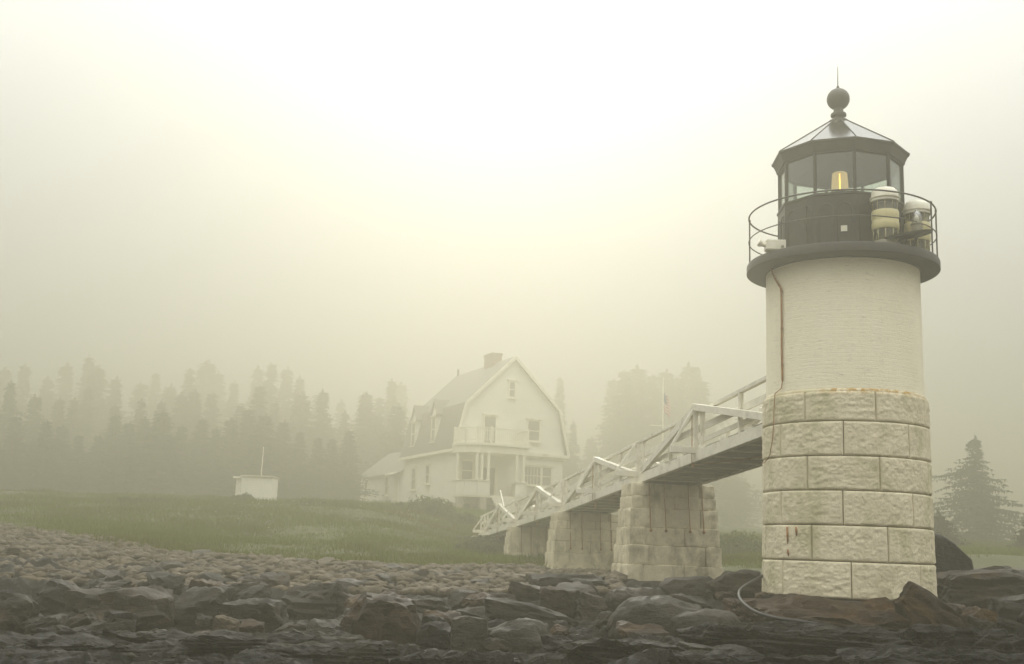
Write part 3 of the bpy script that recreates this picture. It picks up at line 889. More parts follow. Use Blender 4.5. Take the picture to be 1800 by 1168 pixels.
    par = loft([poly_ring(RW - .06, 7.74), poly_ring(RW, 7.74), poly_ring(RW, 8.82), poly_ring(RW + .02, 8.83), poly_ring(RW + .02, 8.865), poly_ring(RW - .06, 8.865), poly_ring(RW - .06, 7.74)], 'parapet', M['iron'], root)
    # raised arched panel mouldings on every parapet face
    for k in range(ND):
        p0, p1 = cyl(RW, va[k], 0), cyl(RW, va[(k + 1) % ND], 0)
        u = p1 - p0; L = np.linalg.norm(u); u /= L
        nrm = np.array([(p0 + p1)[0] / 2 - T[0], (p0 + p1)[1] / 2 - T[1], 0]); nrm /= np.linalg.norm(nrm)
        b = MB()
        for c0 in (0.27, 0.73):
            w = L * 0.17
            pts = [(-w, 7.86), (-w, 8.52)] + [(-w * math.cos(t), 8.52 + w * math.sin(t) * 1.1) for t in np.linspace(0.2, math.pi - 0.2, 9)] + [(w, 8.52), (w, 7.86), (-w, 7.86)]
            b.tube([p0 + u * (L * c0 + a) + nrm * 0.004 + np.array([0, 0, z]) for a, z in pts], 0.011, 6)
        b.build('panel_moulding', M['iron'], par, org, smooth=True)
    # hatch door with a raised frame on the front left face
    k = 9
    p0, p1 = cyl(RW, va[8], 0), cyl(RW, va[9], 0); u = (p1 - p0); L = np.linalg.norm(u); u /= L
    nrm = np.array([(p0 + p1)[0] / 2 - T[0], (p0 + p1)[1] / 2 - T[1], 0]); nrm /= np.linalg.norm(nrm)
    b = MB()
    q = p0 + u * L * .55 + nrm * .018
    b.beam(q + np.array([0, 0, 7.84]), q + np.array([0, 0, 8.68]), .30, .03, side=u)
    dr = b.build('hatch', M['iron'], par, org, bevel=.008)
    b = MB(); b.beam(q + u * .1 + nrm * .03 + np.array([0, 0, 8.22]), q + u * .1 + nrm * .03 + np.array([0, 0, 8.34]), .02, .02, side=u); b.build('handle', M['rail_iron'], dr, org)
    # white square plate
    p = cyl(1.172, 3.0, 8.15); n3 = np.append(CF, 0); r3 = np.append(CR, 0)
    b = MB(); b.beam(p - np.array([0, 0, .056]) + n3 * .02, p + np.array([0, 0, .056]) + n3 * .02, .115, .016, side=r3)
    b.build('white_plate', M['beaconwhite'], par, org)
    RG = 1.175
    for k in range(ND):
        b = MB(); b.beam(cyl(RG + .005, va[k], 8.86), cyl(RG + .005, va[k], 9.70), .052, .06, side=cyl(1, va[k] + 90, 0) - cyl(0, 0, 0))
        b.build('mullion', M['iron'], root, org, bevel=.006)
        q0, q1 = cyl(RG, va[k], 0), cyl(RG, va[(k + 1) % ND], 0); u = q1 - q0; u /= np.linalg.norm(u)
        b = MB(); z0, z1 = 8.867, 9.69
        e = .03
        b.add([q0 + u * e + (0, 0, z0), q1 - u * e + (0, 0, z0), q1 - u * e + (0, 0, z1), q0 + u * e + (0, 0, z1)], [(0, 1, 2, 3)])
        g = b.build('lantern_pane', M['glass'], root, org)
        sol = g.modifiers.new('thick', 'SOLIDIFY'); sol.thickness = 0.006
        b = MB(); 
        for zz in (8.875, 9.682): b.beam(q0 + u * e + np.array([0, 0, zz]), q1 - u * e + np.array([0, 0, zz]), .03, .03)
        b.build('glazing_bar', M['iron'], root, org)
    loft([poly_ring(1.10, 9.695), poly_ring(1.235, 9.695), poly_ring(1.245, 9.74), poly_ring(1.30, 9.86), poly_ring(1.335, 9.88), poly_ring(1.337, 9.912), poly_ring(1.2, 9.93)], 'cornice', M['iron'], root)
    loft([poly_ring(1.332, 9.914), poly_ring(0.19, 10.70)], 'lantern_roof', M['roof_iron'], root)
    loft([poly_ring(1.22, 9.715), poly_ring(0.9, 9.86), poly_ring(0.1, 10.2)], 'ceiling', M['inner'], root)
    rb = MB()
    for k in range(ND): rb.tube([cyl(1.336, va[k], 9.918), cyl(.2, va[k], 10.700)], .008, 6)
    rb.build('roof_rib', M['iron'], root, org, smooth=True)
    b = MB()
    ball = [(0.227 * math.sin(t), 11.19 - 0.227 * math.cos(t)) for t in np.linspace(0.42, math.pi - .12, 22)]
    b.lathe([(.2, 10.63), (.215, 10.67), (.215, 10.70), (.185, 10.73), (.115, 10.75), (.10, 10.79), (.115, 10.81), (.152, 10.825), (.157, 10.85), (.148, 10.88), (.105, 10.90), (.098, 10.94)] + ball + [(.03, 11.42), (.028, 11.465), (.012, 11.475)], 40, (T[0], T[1]))
    fin = b.build('ball_finial', M['iron'], root, org, smooth=True, angle=45)
    b = MB(); b.tube([(T[0], T[1], 11.46), (T[0] + .004, T[1], 11.89)], [.011, .007], 8); b.build('lightning_rod', M['rail_iron'], root, org, smooth=True)
    # inside: floor of the lantern room with lamp pedestal
    b = MB(); b.lathe([(1.1, 8.60), (1.1, 8.63)], 40, (T[0], T[1])); b.build('lantern_floor', M['inner'], root, org)
    b = MB(); b.lathe([(.2, 8.63), (.16, 8.70), (.10, 8.8), (.10, 9.15), (.19, 9.17), (.19, 9.20)], 24, (T[0], T[1])); b.build('pedestal', M['iron'], root, org, smooth=True, angle=40)
    # rust pipe and wire down the shaft
    b = MB()
    b.tube([cyl(1.50, -61, 7.53), cyl(1.50, -56, 7.33), cyl(1.495, -48.5, 7.09), cyl(1.49, -48, 7.02), cyl(1.488, -48, 6.4), cyl(1.488, -48.3, 5.9), cyl(1.485, -48, 5.3)], .019, 8)
    pp = b.build('drain_pipe', M['rust'], root, org, smooth=True, angle=50)
    b = MB()
    for z in (7.02, 6.3, 5.6): b.lathe([(.026, z - .012), (.026, z + .012)], 10, tuple(cyl(1.487, -48, 0)[:2]))
    b.build('pipe_clamp', M['rust'], pp, org)
    b = MB()
    pts = [(1.485, -48, 5.3), (1.49, -49, 5.16), (1.575, -52, 5.06), (1.58, -53, 4.8), (1.57, -54, 4.5), (1.585, -55, 4.2), (1.59, -57, 4.02), (1.585, -58.5, 3.93), (1.58, -62, 3.86), (1.59, -68, 3.80), (1.585, -75, 3.8)]
    b.tube([cyl(*p) for p in pts], .009, 6)
    b.build('cable', M['rust'], root, org, smooth=True)
    # rust weeps on fifth course are modelled as thin iron cramps
    b = MB()
    for a, z0, z1 in ((-41.5, 2.30, 2.60), (-34, 2.44, 2.60), (-41.0, 2.08, 2.2)):
        b.tube([cyl(1.565, a, z1), cyl(1.568, a + .4, (z0 + z1) / 2), cyl(1.562, a + .2, z0)], [.016, .019, .007], 6)
    b.build('iron_cramp', M['rust'], root, org, smooth=True)
    # outrigger shelf for the small beacon
    b = MB()
    c = np.array([T[0], T[1]]) + np.array([.80, -1.50])
    def disc(z, s):
        return [(c[0] + s * .46 * math.cos(t), c[1] + s * .24 * math.sin(t), z + .09 * math.cos(t)) for t in np.linspace(0, 2 * math.pi, 32, endpoint=False)]
    v = disc(7.93, .96) + disc(7.96, 1) + disc(7.975, 1) 
    f = [tuple(range(32))[::-1], tuple(range(64, 96))]
    for i in range(2):
        f += [(i * 32 + j, i * 32 + (j + 1) % 32, (i + 1) * 32 + (j + 1) % 32, (i + 1) * 32 + j) for j in range(32)]
    b.add(v, f)
    b.tube([(c[0], c[1] + .1, 7.94), (c[0] - .02, c[1] + .25, 7.74)], .03, 8); b.tube([(c[0] + .2, c[1] + .12, 7.96), (c[0] + .15, c[1] + .3, 7.74)], .03, 8)
    b.build('beacon_shelf', M['iron'], root, org, smooth=True, angle=40)

    # ---- lamp inside the lantern room (stands on its pedestal: a thing of its own)
    lamp = empty('lantern_lamp', (T[0], T[1], 9.20)); lo = (T[0], T[1], 9.2)
    tag(lamp, 'lit beacon lamp glowing amber inside the glazed lantern room', 'lamp')
    b = MB(); b.lathe([(.17, 9.20), (.17, 9.25), (.14, 9.26)], 24, (T[0], T[1])); b.build('lamp_base', M['beacongrey'], lamp, lo, smooth=True, angle=40)
    gm, nt, out = mat('ribbed_lens_glass')
    tr = nt.nodes.new('ShaderNodeBsdfTransparent'); tr.inputs[0].default_value = (.93, .88, .72, 1)
    df = nt.nodes.new('ShaderNodeBsdfTranslucent'); df.inputs[0].default_value = (.92, .86, .68, 1)
    gl = nt.nodes.new('ShaderNodeBsdfGlossy'); gl.inputs['Roughness'].default_value = .1
    m1 = nt.nodes.new('ShaderNodeMixShader'); m1.inputs[0].default_value = .42
    m2 = nt.nodes.new('ShaderNodeMixShader'); m2.inputs[0].default_value = .22
    nt.links.new(tr.outputs[0], m1.inputs[1]); nt.links.new(df.outputs[0], m1.inputs[2]); nt.links.new(m1.outputs[0], m2.inputs[1]); nt.links.new(gl.outputs[0], m2.inputs[2]); ge = nt.nodes.new('ShaderNodeEmission'); ge.inputs[0].default_value = (1.0, .80, .45, 1); ge.inputs[1].default_value = .22
    ad = nt.nodes.new('ShaderNodeAddShader'); nt.links.new(m2.outputs[0], ad.inputs[0]); nt.links.new(ge.outputs[0], ad.inputs[1]); nt.links.new(ad.outputs[0], out.inputs[0])
    prof = [(.165, 9.25)]
    for i in range(12): prof += [(.170 - .002 * i, 9.26 + i * .031), (.164 - .002 * i, 9.275 + i * .031)]
    prof += [(.115, 9.635), (.03, 9.64)]
    b = MB(); b.lathe(prof, 32, (T[0], T[1]), cap=False); b.build('lens', gm, lamp, lo, smooth=True, angle=60)
    em, nt, out = mat('amber_filament')
    e = nt.nodes.new('ShaderNodeEmission'); e.inputs[0].default_value = (1.0, .50, .07, 1); e.inputs[1].default_value = 7.0
    nt.links.new(e.outputs[0], out.inputs[0])
    b = MB(); b.tube([(T[0], T[1], 9.26), (T[0], T[1], 9.45), (T[0], T[1], 9.62)], [.017, .013, .010], 10); b.build('filament', em, lamp, lo, smooth=True)

    # ---- drum beacons standing on the gallery
    def beacon(lx, ly, label):
        x, y = T[0] + lx, T[1] + ly
        o0 = (x, y, 7.75); r = empty('drum_beacon', o0); tag(r, label, 'beacon', 'drum beacons on the gallery')
        def lt(name, prof, m, ang=40):
            b = MB(); b.lathe(prof, 40, (x, y)); return b.build(name, m, r, o0, smooth=True, angle=ang)
        lt('base', [(.20, 7.75), (.225, 7.77), (.225, 7.85), (.21, 7.87)], M['beacongrey'])
        lt('lower_lens', [(.215, 7.87), (.225, 7.9), (.228, 8.06), (.232, 8.08)], M['clearlens'])
        lt('inner_core', [(.13, 7.87), (.13, 8.60)], M['beacongrey'])
        lt('middle_lens', [(.236, 8.08), (.246, 8.10), (.248, 8.20), (.238, 8.245), (.238, 8.26), (.248, 8.30), (.248, 8.41), (.238, 8.44)], M['creamlens'])
        lt('upper_lens', [(.232, 8.44), (.23, 8.58), (.236, 8.61)], M['clearlens'])
        b = MB()
        for k in range(10):
            a = 2 * math.pi * k / 10
            for z0, z1 in ((7.87, 8.08), (8.44, 8.61)): b.tube([(x + .224 * math.cos(a), y + .224 * math.sin(a), z0), (x + .226 * math.cos(a), y + .226 * math.sin(a), z1)], .007, 6)
        b.build('lens_rib', M['creamlens'], r, o0, smooth=True)
        lt('cap', [(.24, 8.612), (.258, 8.62), (.258, 8.67), (.275, 8.675), (.275, 8.695), (.25, 8.70), (.247, 8.74), (.235, 8.81), (.19, 8.87), (.10, 8.9), (.02, 8.905)], M['beaconwhite'], 50)
        return r
    beacon(.44, -1.35, 'front drum beacon with yellowed lens bands on the gallery, against the black wall')
    beacon(1.29, -.62, 'rear drum beacon at the right end of the gallery, behind the small clear beacon')
    x, y = T[0] + .985, T[1] - 1.46
    o0 = (x, y, 7.99); r = empty('small_beacon', o0); tag(r, 'small clear pointed beacon on the oval shelf outside the gallery', 'beacon')
    b = MB(); b.lathe([(.10, 7.96), (.105, 8.0), (.105, 8.16), (.12, 8.17), (.12, 8.19), (.09, 8.2)], 28, (x, y)); b.build('base', M['beacongrey'], r, o0, smooth=True, angle=40)
    b = MB(); b.lathe([(.082, 8.2), (.09, 8.24), (.088, 8.36), (.06, 8.41), (.006, 8.47)], 28, (x, y)); b.build('lens', m_glass('clear_dome', (.8, .8, .74), .2), r, o0, smooth=True, angle=50)
    b = MB(); b.lathe([(.04, 8.2), (.045, 8.3), (.02, 8.36)], 16, (x, y)); b.build('bulb', M['beaconwhite'], r, o0, smooth=True)
    # ---- white instrument box at the left of the gallery
    p = np.array([T[0] - 1.50, T[1] - .78, 7.752]); r = empty('fog_sensor', tuple(p)); tag(r, 'white instrument box with a round horn at the left end of the gallery', 'instrument')
    b = MB(); b.box(p + (-.17, -.11, .02), p + (.2, .11, .215)); b.box(p + (-.15, -.09, 0), p + (.18, .09, .02)); b.build('housing', M['beaconwhite'], r, tuple(p), bevel=.012)
    b = MB(); c0 = p + (-.17, 0, .12)
    b.tube([c0, c0 + (-.03, 0, .01), c0 + (-.06, 0, .02), c0 + (-.12, 0, .045), c0 + (-.135, 0, .05)], [.045, .035, .05, .072, .06], 20); b.build('horn', M['beaconwhite'], r, tuple(p), smooth=True, angle=50)
    b = MB(); c1 = p + (.13, -.11, .07); b.tube([c1, c1 + (0, -.02, 0)], .03, 16); b.build('dial', M['beacongrey'], r, tuple(p), smooth=True, angle=40)

    # ---- hose on the rocks
    pts = [(1346, 1010, 22.3), (1325, 1021, 21.6), (1305, 1034, 20.6), (1299, 1045, 19.9), (1306, 1060, 19.3), (1330, 1077, 18.7), (1365, 1087, 18.3), (1400, 1092, 18.1), (1435, 1097, 18.0), (1462, 1104, 17.9), (1490, 1116, 17.8)]
    P = np.array([at(*q) for q in pts])
    tt = np.linspace(0, len(P) - 1, 80); i = np.clip(tt.astype(int), 0, len(P) - 2); f = (tt - i)[:, None]
    Pm = np.concatenate([2 * P[:1] - P[1:2], P, 2 * P[-1:] - P[-2:-1]])
    a, b_, c, d = Pm[i], Pm[i + 1], Pm[i + 2], Pm[i + 3]
    cv = .5 * ((2 * b_) + (c - a) * f + (2 * a - 5 * b_ + 4 * c - d) * f ** 2 + (3 * b_ - a - 3 * c + d) * f ** 3)
    b = MB(); b.tube(cv, .028, 10)
    o = b.build('hose', M['hose'], smooth=True)
    tag(o, 'black hose looped over the rocks round the foot of the tower', 'hose')

# ------------------------------------------------------------------ footbridge and piers
AL, S1, S2, ZB, BW, HR, HH, BT0, HS = .1553, .0497, .0362, 4.5966, 1.82, 1.225, 5.2767, 1.066, .2592
BD = np.array([-math.sin(AL), math.cos(AL), 0.0]); BN = np.array([math.cos(AL), math.sin(AL), 0.0])
def bp(k, off, h):
    t = BT0 + k * HH; tb = BT0 + 4 * HH
    z = ZB - S1 * min(t, tb) - S2 * max(t - tb, 0)
    return np.array([T[0], T[1], 0]) + BD * t + BN * off + np.array([0, 0, z + h])

def build_bridge():
    KE = 8.45
    K0 = .06
    o0 = tuple(bp(0, 0, 0)); root = empty('footbridge', o0)
    tag(root, 'white wooden footbridge with triangular truss railings leading to the tower', 'footbridge')
    def part(name, m, segs, bevel=.006):
        b = MB()
        for s in segs: b.beam(*s)
        return b.build(name, m, root, o0, bevel=bevel)
    W = M['wood']; hw = BW / 2
    for sd in (-1, 1):
        off = sd * (hw - .075)
        part('stringer', W, [(bp(a, off, HS / 2), bp(c, off, HS / 2), .15, HS, BN) for a, c in ((K0, 4), (4, KE))])
    # deck planks laid across (one part), standing 3 cm clear of the stringers on joists
    b = MB()
    k = .05; 
    while k < KE:
        b.beam(bp(k, -hw + .12, HS + .055), bp(k, hw - .12, HS + .055), .16, .035, BD)
        k += .18 / HH
    b.build('deck_boards', M['deckwood'], root, o0)
    # joists under the deck, projecting ends painted white
    k = .22
    while k < KE:
        if abs(k - round(k)) > .04: part('deck_joist', W, [(bp(k, -hw + .16, .10), bp(k, hw - .16, .10), .10, .19, BD)], 0)
        k += .2
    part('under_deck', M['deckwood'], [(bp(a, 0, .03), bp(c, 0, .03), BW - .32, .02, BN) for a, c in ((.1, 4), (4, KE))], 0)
    for k in range(1, 9):
        ln = .62
        kk = min(k, 8.4)
        b = MB()
        for sd in (-1, 1): b.beam(bp(kk, sd * (hw - .1), HS + .02), bp(kk, sd * (hw + ln), HS + .02), .14, .16, BD)
        b.beam(bp(kk, -hw + .16, .09), bp(kk, hw - .16, .09), .16, .17, BD)
        b.build('floor_beam', W, root, o0, bevel=.006)
        odd = k % 2 == 1
        top = 1.30 if odd else HR - .03
        for sd in (-1, 1):
            po = sd * (hw - .02)
            part('king_post' if odd else 'pier_post', W, [(bp(kk, po, HS), bp(kk, po, top), .09, .10, BD)])
            part('raker', W, [(bp(kk, sd * (hw + ln - .04), HS + .10), bp(kk, sd * (hw + .03), top - .02), .05, .07, BD)])
            if odd:
                b = MB(); b.tube([bp(k + .012, sd * (hw + .05), -.02), bp(k + .012, sd * (hw + .05), 1.2)], .012, 6)
                b.build('tie_rod', M['rust'], root, o0)
        if k in (1, 3, 5, 7):
            for sd in (-1, 1):
                oo = sd * (hw - .04)
                part('truss_brace', W, [(bp(k - .93, oo, HS + .05), bp(k + .02, oo, 1.36), .18, .16, BN)])
                part('truss_brace', W, [(bp(k + .93, oo, HS + .05), bp(k - .004, oo, 1.33), .11, .20, BN)])
    # tall bars leaning at the landward end
    for sd in (-1, 1):
        oo = sd * (hw - .04)
        part('gate_bar', W, [(bp(6.65, oo, .78), bp(7.0, oo, 2.05), .06, .13, BN)])
    # railings
    for sd in (-1, 1):
        off = sd * (hw - .13)
        part('handrail', W, [(bp(a, off, HR), bp(c, off, HR), .11, .085, BN) for a, c in ((.05, 4), (4, KE))])
        part('middle_rail', W, [(bp(a, off - sd * .03, .84), bp(c, off - sd * .03, .84), .04, .17, BN) for a, c in ((.05, 4), (4, KE))])
        part('low_rail', W, [(bp(a, off - sd * .03, .52), bp(c, off - sd * .03, .52), .04, .12, BN) for a, c in ((.05, 4), (4, KE))])
        k = .46
        while k < KE:
            if abs(k - round(k)) > .1 or round(k) % 2 == 0 or True:
                part('railing_post', W, [(bp(k, off + sd * .005, HS + .02), bp(k, off + sd * .005, HR - .045), .09, .10, BD)])
            k += .497
        # blocks between stringer and toe board
        k = .3
        while k < KE:
            part('toe_block', W, [(bp(k, off, HS + .045), bp(k + .09, off, HS + .045), .12, .09, BN)]); k += .31
    # sway cables below
    for pts, r_ in (([bp(1.05, -hw + .05, -.05), bp(.45, hw - .1, -.03)], .014), ([bp(1.05, -hw + .05, .02), bp(1.05, -hw + .05, -.10)], .03),
                    ([bp(3.0, -hw + .05, .02), bp(3.0, -hw + .05, -.30)], .02), ([bp(5.0, -hw + .05, .02), bp(5.0, -hw + .05, -.3)], .02), ([bp(7.1, -hw + .05, .02), bp(7.1, -hw + .05, -.35)], .02)):
        b = MB(); b.tube(pts, r_, 6); b.build('sway_rod', M['rust'], root, o0)

def rough_block(c, ax, dims, seed, res=.045, edge=.03, amp=.018):
    """rock-faced stone block; returns verts, quad faces"""
    dims = np.asarray(dims, float)
    n = np.maximum(3, (dims / res).astype(int))
    vs, fs, off = [], [], 0
    for d in range(3):
        a, b = [q for q in range(3) if q != d]
        for s in (-1, 1):
            A, B = np.meshgrid(np.linspace(-.5, .5, n[a] + 1), np.linspace(-.5, .5, n[b] + 1))
            p = np.zeros(A.shape + (3,)); p[..., a] = A * dims[a]; p[..., b] = B * dims[b]; p[..., d] = s * dims[d] / 2
            i = np.arange(A.size).reshape(A.shape)
            q = np.stack([i[:-1, :-1].ravel(), i[:-1, 1:].ravel(), i[1:, 1:].ravel(), i[1:, :-1].ravel()], 1)
            if s * (1 if (d != 1) else -1) < 0: q = q[:, ::-1]
            vs.append(p.reshape(-1, 3)); fs.append(q + off); off += A.size
    p = np.concatenate(vs); f = np.concatenate(fs)
    inner = np.clip(p, -(dims / 2 - edge), dims / 2 - edge)
    d = p - inner; ln = np.linalg.norm(d, axis=1)[:, None] + 1e-9
    nd = d / ln
    k = np.clip((np.sort((dims / 2 - np.abs(p)), axis=1)[:, 1] / .05), 0, 1)
    w = inner + nd * edge + nd * ((amp * fbm(p * 5 + seed * 7.7, 4, seed) + .6 * amp * ridged(p * 8 + seed, 2, seed + 2)) * (.3 + .7 * k))[:, None]
    return np.asarray(c) + w @ np.asarray(ax), f

def build_piers():
    labs = ['tall granite pier nearest the tower, with rust streaks and dark stains',
            'middle granite pier under the footbridge, half hidden by the nearest pier',
            'third granite pier, farthest full height support under the bridge',
            'low stacked stone abutment under the landward end of the footbridge']
    ax = np.stack([BN, BD, np.array([0, 0, 1.0])])
    for q, k in enumerate((2, 4, 6, 7.9)):
        c = bp(k, 0, 0); top = c[2] - .012
        if q == 0: base = 1.22
        else: base = min(gz(c[0], c[1]) - .3, 1.22 if q < 3 else 9)
        o0 = (c[0], c[1], base)
        root = empty('bridge_pier', o0); tag(root, labs[q], 'stone pier', 'granite piers under the footbridge')
        H = top - base
        vs, fs, off = [], [], 0
        if q < 3:
            hs = np.array([.49, .49, .46, .48, .32, .33]); hs = hs / hs.sum() * H
            z = base
            for i, h in enumerate(hs):
                f0 = (z - base) / H
                lx = 2.78 - .42 * f0; ly = 1.75 - .60 * f0
                rr = random.Random(q * 20 + i)
                cuts = [0, rr.uniform(.2, .3), rr.uniform(.76, .84), 1] if i % 2 else [0, rr.uniform(.12, .18), rr.uniform(.5, .62), 1]
                for j in range(len(cuts) - 1):
                    x0, x1 = (cuts[j] - .5) * lx, (cuts[j + 1] - .5) * lx
                    end = j in (0, len(cuts) - 2)
                    lyy = ly + (.05 if end else -.03) + rr.uniform(-.02, .02)
                    v, f = rough_block(np.array([c[0], c[1], z + h / 2]) + BN * (x0 + x1) / 2, ax, (x1 - x0 - .008, lyy, h - .006), q * 100 + i * 10 + j, res=.05 if q == 0 else .09, edge=.02, amp=.015 if end else .010)
                    vs.append(v); fs.append(f + off); off += len(v)
                z += h
        else:
            z = base; i = 0
            for h, lx, sh in ((H * .42, 2.3, .0), (H * .30, 2.5, -.1), (H * .28, 2.9, -.2)):
                v, f = rough_block(np.array([c[0], c[1], z + h / 2]) + BN * sh, ax, (lx, 1.2, h - .01), 900 + i, res=.1, edge=.06, amp=.03)
                vs.append(v); fs.append(f + off); off += len(v); z += h; i += 1
        st = mesh_obj('stone_blocks', np.concatenate(vs), np.concatenate(fs), M['pier'], root, o0, smooth=True, angle=50)
        if q < 3:
            ly0 = -.62
            for sx in (-.72, -.28, .42, .82):
                b = MB()
                b.tube([bp(k, sx, .05) + BD * ly0, bp(k, sx, -.5) + BD * (ly0 - .07), bp(k, sx + .01, -1.32) + BD * (ly0 - .20)], [.014, .014, .016], 6)
                b.lathe([(.02, bp(k, sx, -1.36)[2]), (.045, bp(k, sx, -1.33)[2]), (.045, bp(k, sx, -1.30)[2])], 10, tuple((bp(k, sx + .01, 0) + BD * (ly0 - .2))[:2]))
                b.build('anchor_rod', M['rust'], root, o0)

# ------------------------------------------------------------------ keeper's house
def build_house():
    HX, HY, PSI = -5.03, 106.2, .4064
    Z0 = 5.75
    root = empty('keepers_house', (HX, HY, Z0), PSI)
    root.scale = (1.25, 1.25, 1.25)
    tag(root, "two storey white keeper's house with a gambrel roof, pale in the fog", 'house')
    W_, D = 9.32, 12.3
    def P(n, m, b, par=None, **kw): return b.build(n, m, par or root, **kw)
    # walls
    b = MB()
    out = [(.35, -2.6), (8.97, -2.6), (8.97, 4.30), (9.12, 4.34), (8.40, 7.66), (4.66, 11.36), (.92, 7.66), (.20, 4.34), (.35, 4.30)]
    b.prism(out, 0, D, lambda a, z, h: (a, h, z))
    wall = P('wall', M['clap'], b)
    b = MB(); b.box((.31, -.03, -2.62), (9.01, D + .03, .30)); P('foundation', M['stonewall'], b)
    # gambrel roof, a shell of slabs
    b = MB()
    prof = [(-.02, 4.30), (.80, 7.77), (4.66, 11.57), (8.52, 7.77), (9.34, 4.30)]
    inn = [(9.14, 4.30), (8.38, 7.68), (4.66, 11.37), (.94, 7.68), (.18, 4.30)]
    # concave strip: build per segment
    for i in range(4):
        a0, a1 = prof[i], prof[i + 1]; b0, b1 = inn[4 - i], inn[3 - i]
        b.prism([a0, a1, b1, b0], -.28, D + .28, lambda a, z, h: (a, h, z))
    roof = P('roof', M['roofing'], b)
    # white rake boards following the gambrel on the front
    for i in range(4):
        b = MB(); a0, a1 = prof[i], prof[i + 1]
        b.beam((a0[0], -.30, a0[1] - .10), (a1[0], -.30, a1[1] - .10), .05, .22, side=(0, 1, 0))
        P('rake_board', M['white'], b)
    b = MB(); b.box((-.05, -.33, 4.06), (9.37, -.003, 4.30)); b.box((.1, -.18, 3.9), (9.2, -.004, 4.055)); P('cornice', M['white'], b)
    b = MB(); b.box((-.07, -.3, 4.06), (.20, D + .3, 4.28)); P('gutter', M['white'], b)
    b = MB(); b.box((9.12, 0, 4.06), (9.39, D + .3, 4.28)); P('gutter', M['white'], b)
    # chimney
    b = MB(); b.box((4.25, 3.4, 11.0), (5.05, 5.1, 12.15)); b.box((4.18, 3.33, 12.15), (5.12, 5.17, 12.32)); P('chimney', M['redbrick'], b, roof)
    b = MB(); b.tube([(4.66, 12.0, 11.4), (4.66, 12.0, 12.15)], .09, 10); P('vent_pipe', M['dark'], b, roof)

    def window(par, p, u, n, w, h, sill=True, cross=1, bars=0):
        """p = lower left corner on the wall, u along the wall, n outward"""
        p, u, n = (np.asarray(q, float) for q in (p, u, n)); z = np.array([0, 0, 1.0])
        b = MB(); t = .11; d = .09
        b.beam(p + u * (-t / 2) + n * d / 2 - z * t, p + u * (-t / 2) + n * d / 2 + z * (h + t), t, d, side=u)
        b.beam(p + u * (w + t / 2) + n * d / 2 - z * t, p + u * (w + t / 2) + n * d / 2 + z * (h + t), t, d, side=u)
        b.beam(p + n * d / 2 + z * (h + t / 2), p + u * w + n * d / 2 + z * (h + t / 2), d * .96, t, side=n)
        b.beam(p + n * d / 2 - z * t / 2, p + u * w + n * d / 2 - z * t / 2, d * .96, t, side=n)
        b.beam(p - u * .2 + n * .08 + z * (h + t + .06), p + u * (w + .2) + n * .08 + z * (h + t + .06), .16, .11, side=n)
        f = b.build('window', M['white'], par)
        b = MB(); b.beam(p + n * .02 + u * w / 2, p + n * .02 + u * w / 2 + z * h, w, .03, side=u); b.build('pane', M['winglass'], f)
        b = MB()
        for c in range(1, cross + 1): b.beam(p + n * .05 + z * h * c / (cross + 1), p + u * w + n * .05 + z * h * c / (cross + 1), .05, .06, side=n)
        for c in range(1, bars + 1): b.beam(p + n * .048 + u * w * c / (bars + 1), p + n * .048 + u * w * c / (bars + 1) + z * h, .045, .04, side=u)
        b.build('sash', M['white'], f)
        if sill:
            b = MB(); b.beam(p - u * .16 + n * .1 - z * (t + .03), p + u * (w + .16) + n * .1 - z * (t + .03), .2, .055, side=n); b.build('sill', M['white'], f)
        return f
    ux, ny = (1, 0, 0), (0, -1, 0)
    window(root, (4.34, 0, 8.45), ux, ny, .40, 1.1)
    window(root, (2.40, 0, 4.75), ux, ny, .88, 2.05)
    window(root, (5.97, 0, 5.28), ux, ny, .92, 1.45)
    window(root, (5.80, 0, 1.98), ux, ny, 1.28, 1.28, bars=4)
    window(root, (7.28, 0, 1.95), ux, ny, .70, 1.32)
    sx, nx = (0, -1, 0), (-1, 0, 0)
    window(root, (.35, 10.05, 1.65), sx, nx, .95, 1.6)
    window(root, (.35, 6.6, 2.0), sx, nx, .8, 1.3)
    # dormers
    for y0 in (4.50, 9.30):
        b = MB(); w = 1.25; y1 = y0 + w
        x0 = .28
        b.prism([(y0, 5.0), (y1, 5.0), (y1, 7.25), (y0 + w / 2, 8.3), (y0, 7.25)], x0, 1.5, lambda a, z, h: (h, a, z))
        d = P('dormer', M['shingle_wall'], b)
        b = MB()
        for s in (-1, 1):
            m_ = y0 + w / 2
            b.prism([(m_, 8.33), (m_ + s * (w / 2 + .16), 7.10), (m_ + s * (w / 2 + .16), 7.22), (m_, 8.47)], x0 - .14, 1.62, lambda a, z, h: (h, a, z))
        b.build('dormer_roof', M['roofing'], d)
        window(d, (x0, y1 - .22, 5.22), sx, nx, w - .44, 1.75)
    # porch with rounded corner and balcony
    pol = [(-.12, -.004), (-.12, -1.15), (.25, -1.9), (1.05, -2.45), (2.0, -2.62), (5.05, -2.62), (5.05, -.004)]
    b = MB(); b.prism(pol, 4.42, 4.60, lambda x, y, h: (x, y, h)); 
    pin = [(x * .97 + .06, y * .95 if y < -.1 else y) for x, y in pol]
    b.prism(pin, 3.92, 4.418, lambda x, y, h: (x, y, h)); P('porch_roof', M['white'], b)
    b = MB(); b.prism(pin, .72, .86, lambda x, y, h: (x, y, h)); P('porch_floor', M['white'], b)
    path = [(.0, -.1), (.0, -1.1), (.35, -1.8), (1.1, -2.3), (2.0, -2.45)]
    def wallpath(pts, z0, z1, t, name, m):
        b = MB()
        for (a, c), (e, f) in zip(pts[:-1], pts[1:]): b.beam((a, c, (z0 + z1) / 2), (e, f, (z0 + z1) / 2), t, z1 - z0)
        return P(name, m, b)
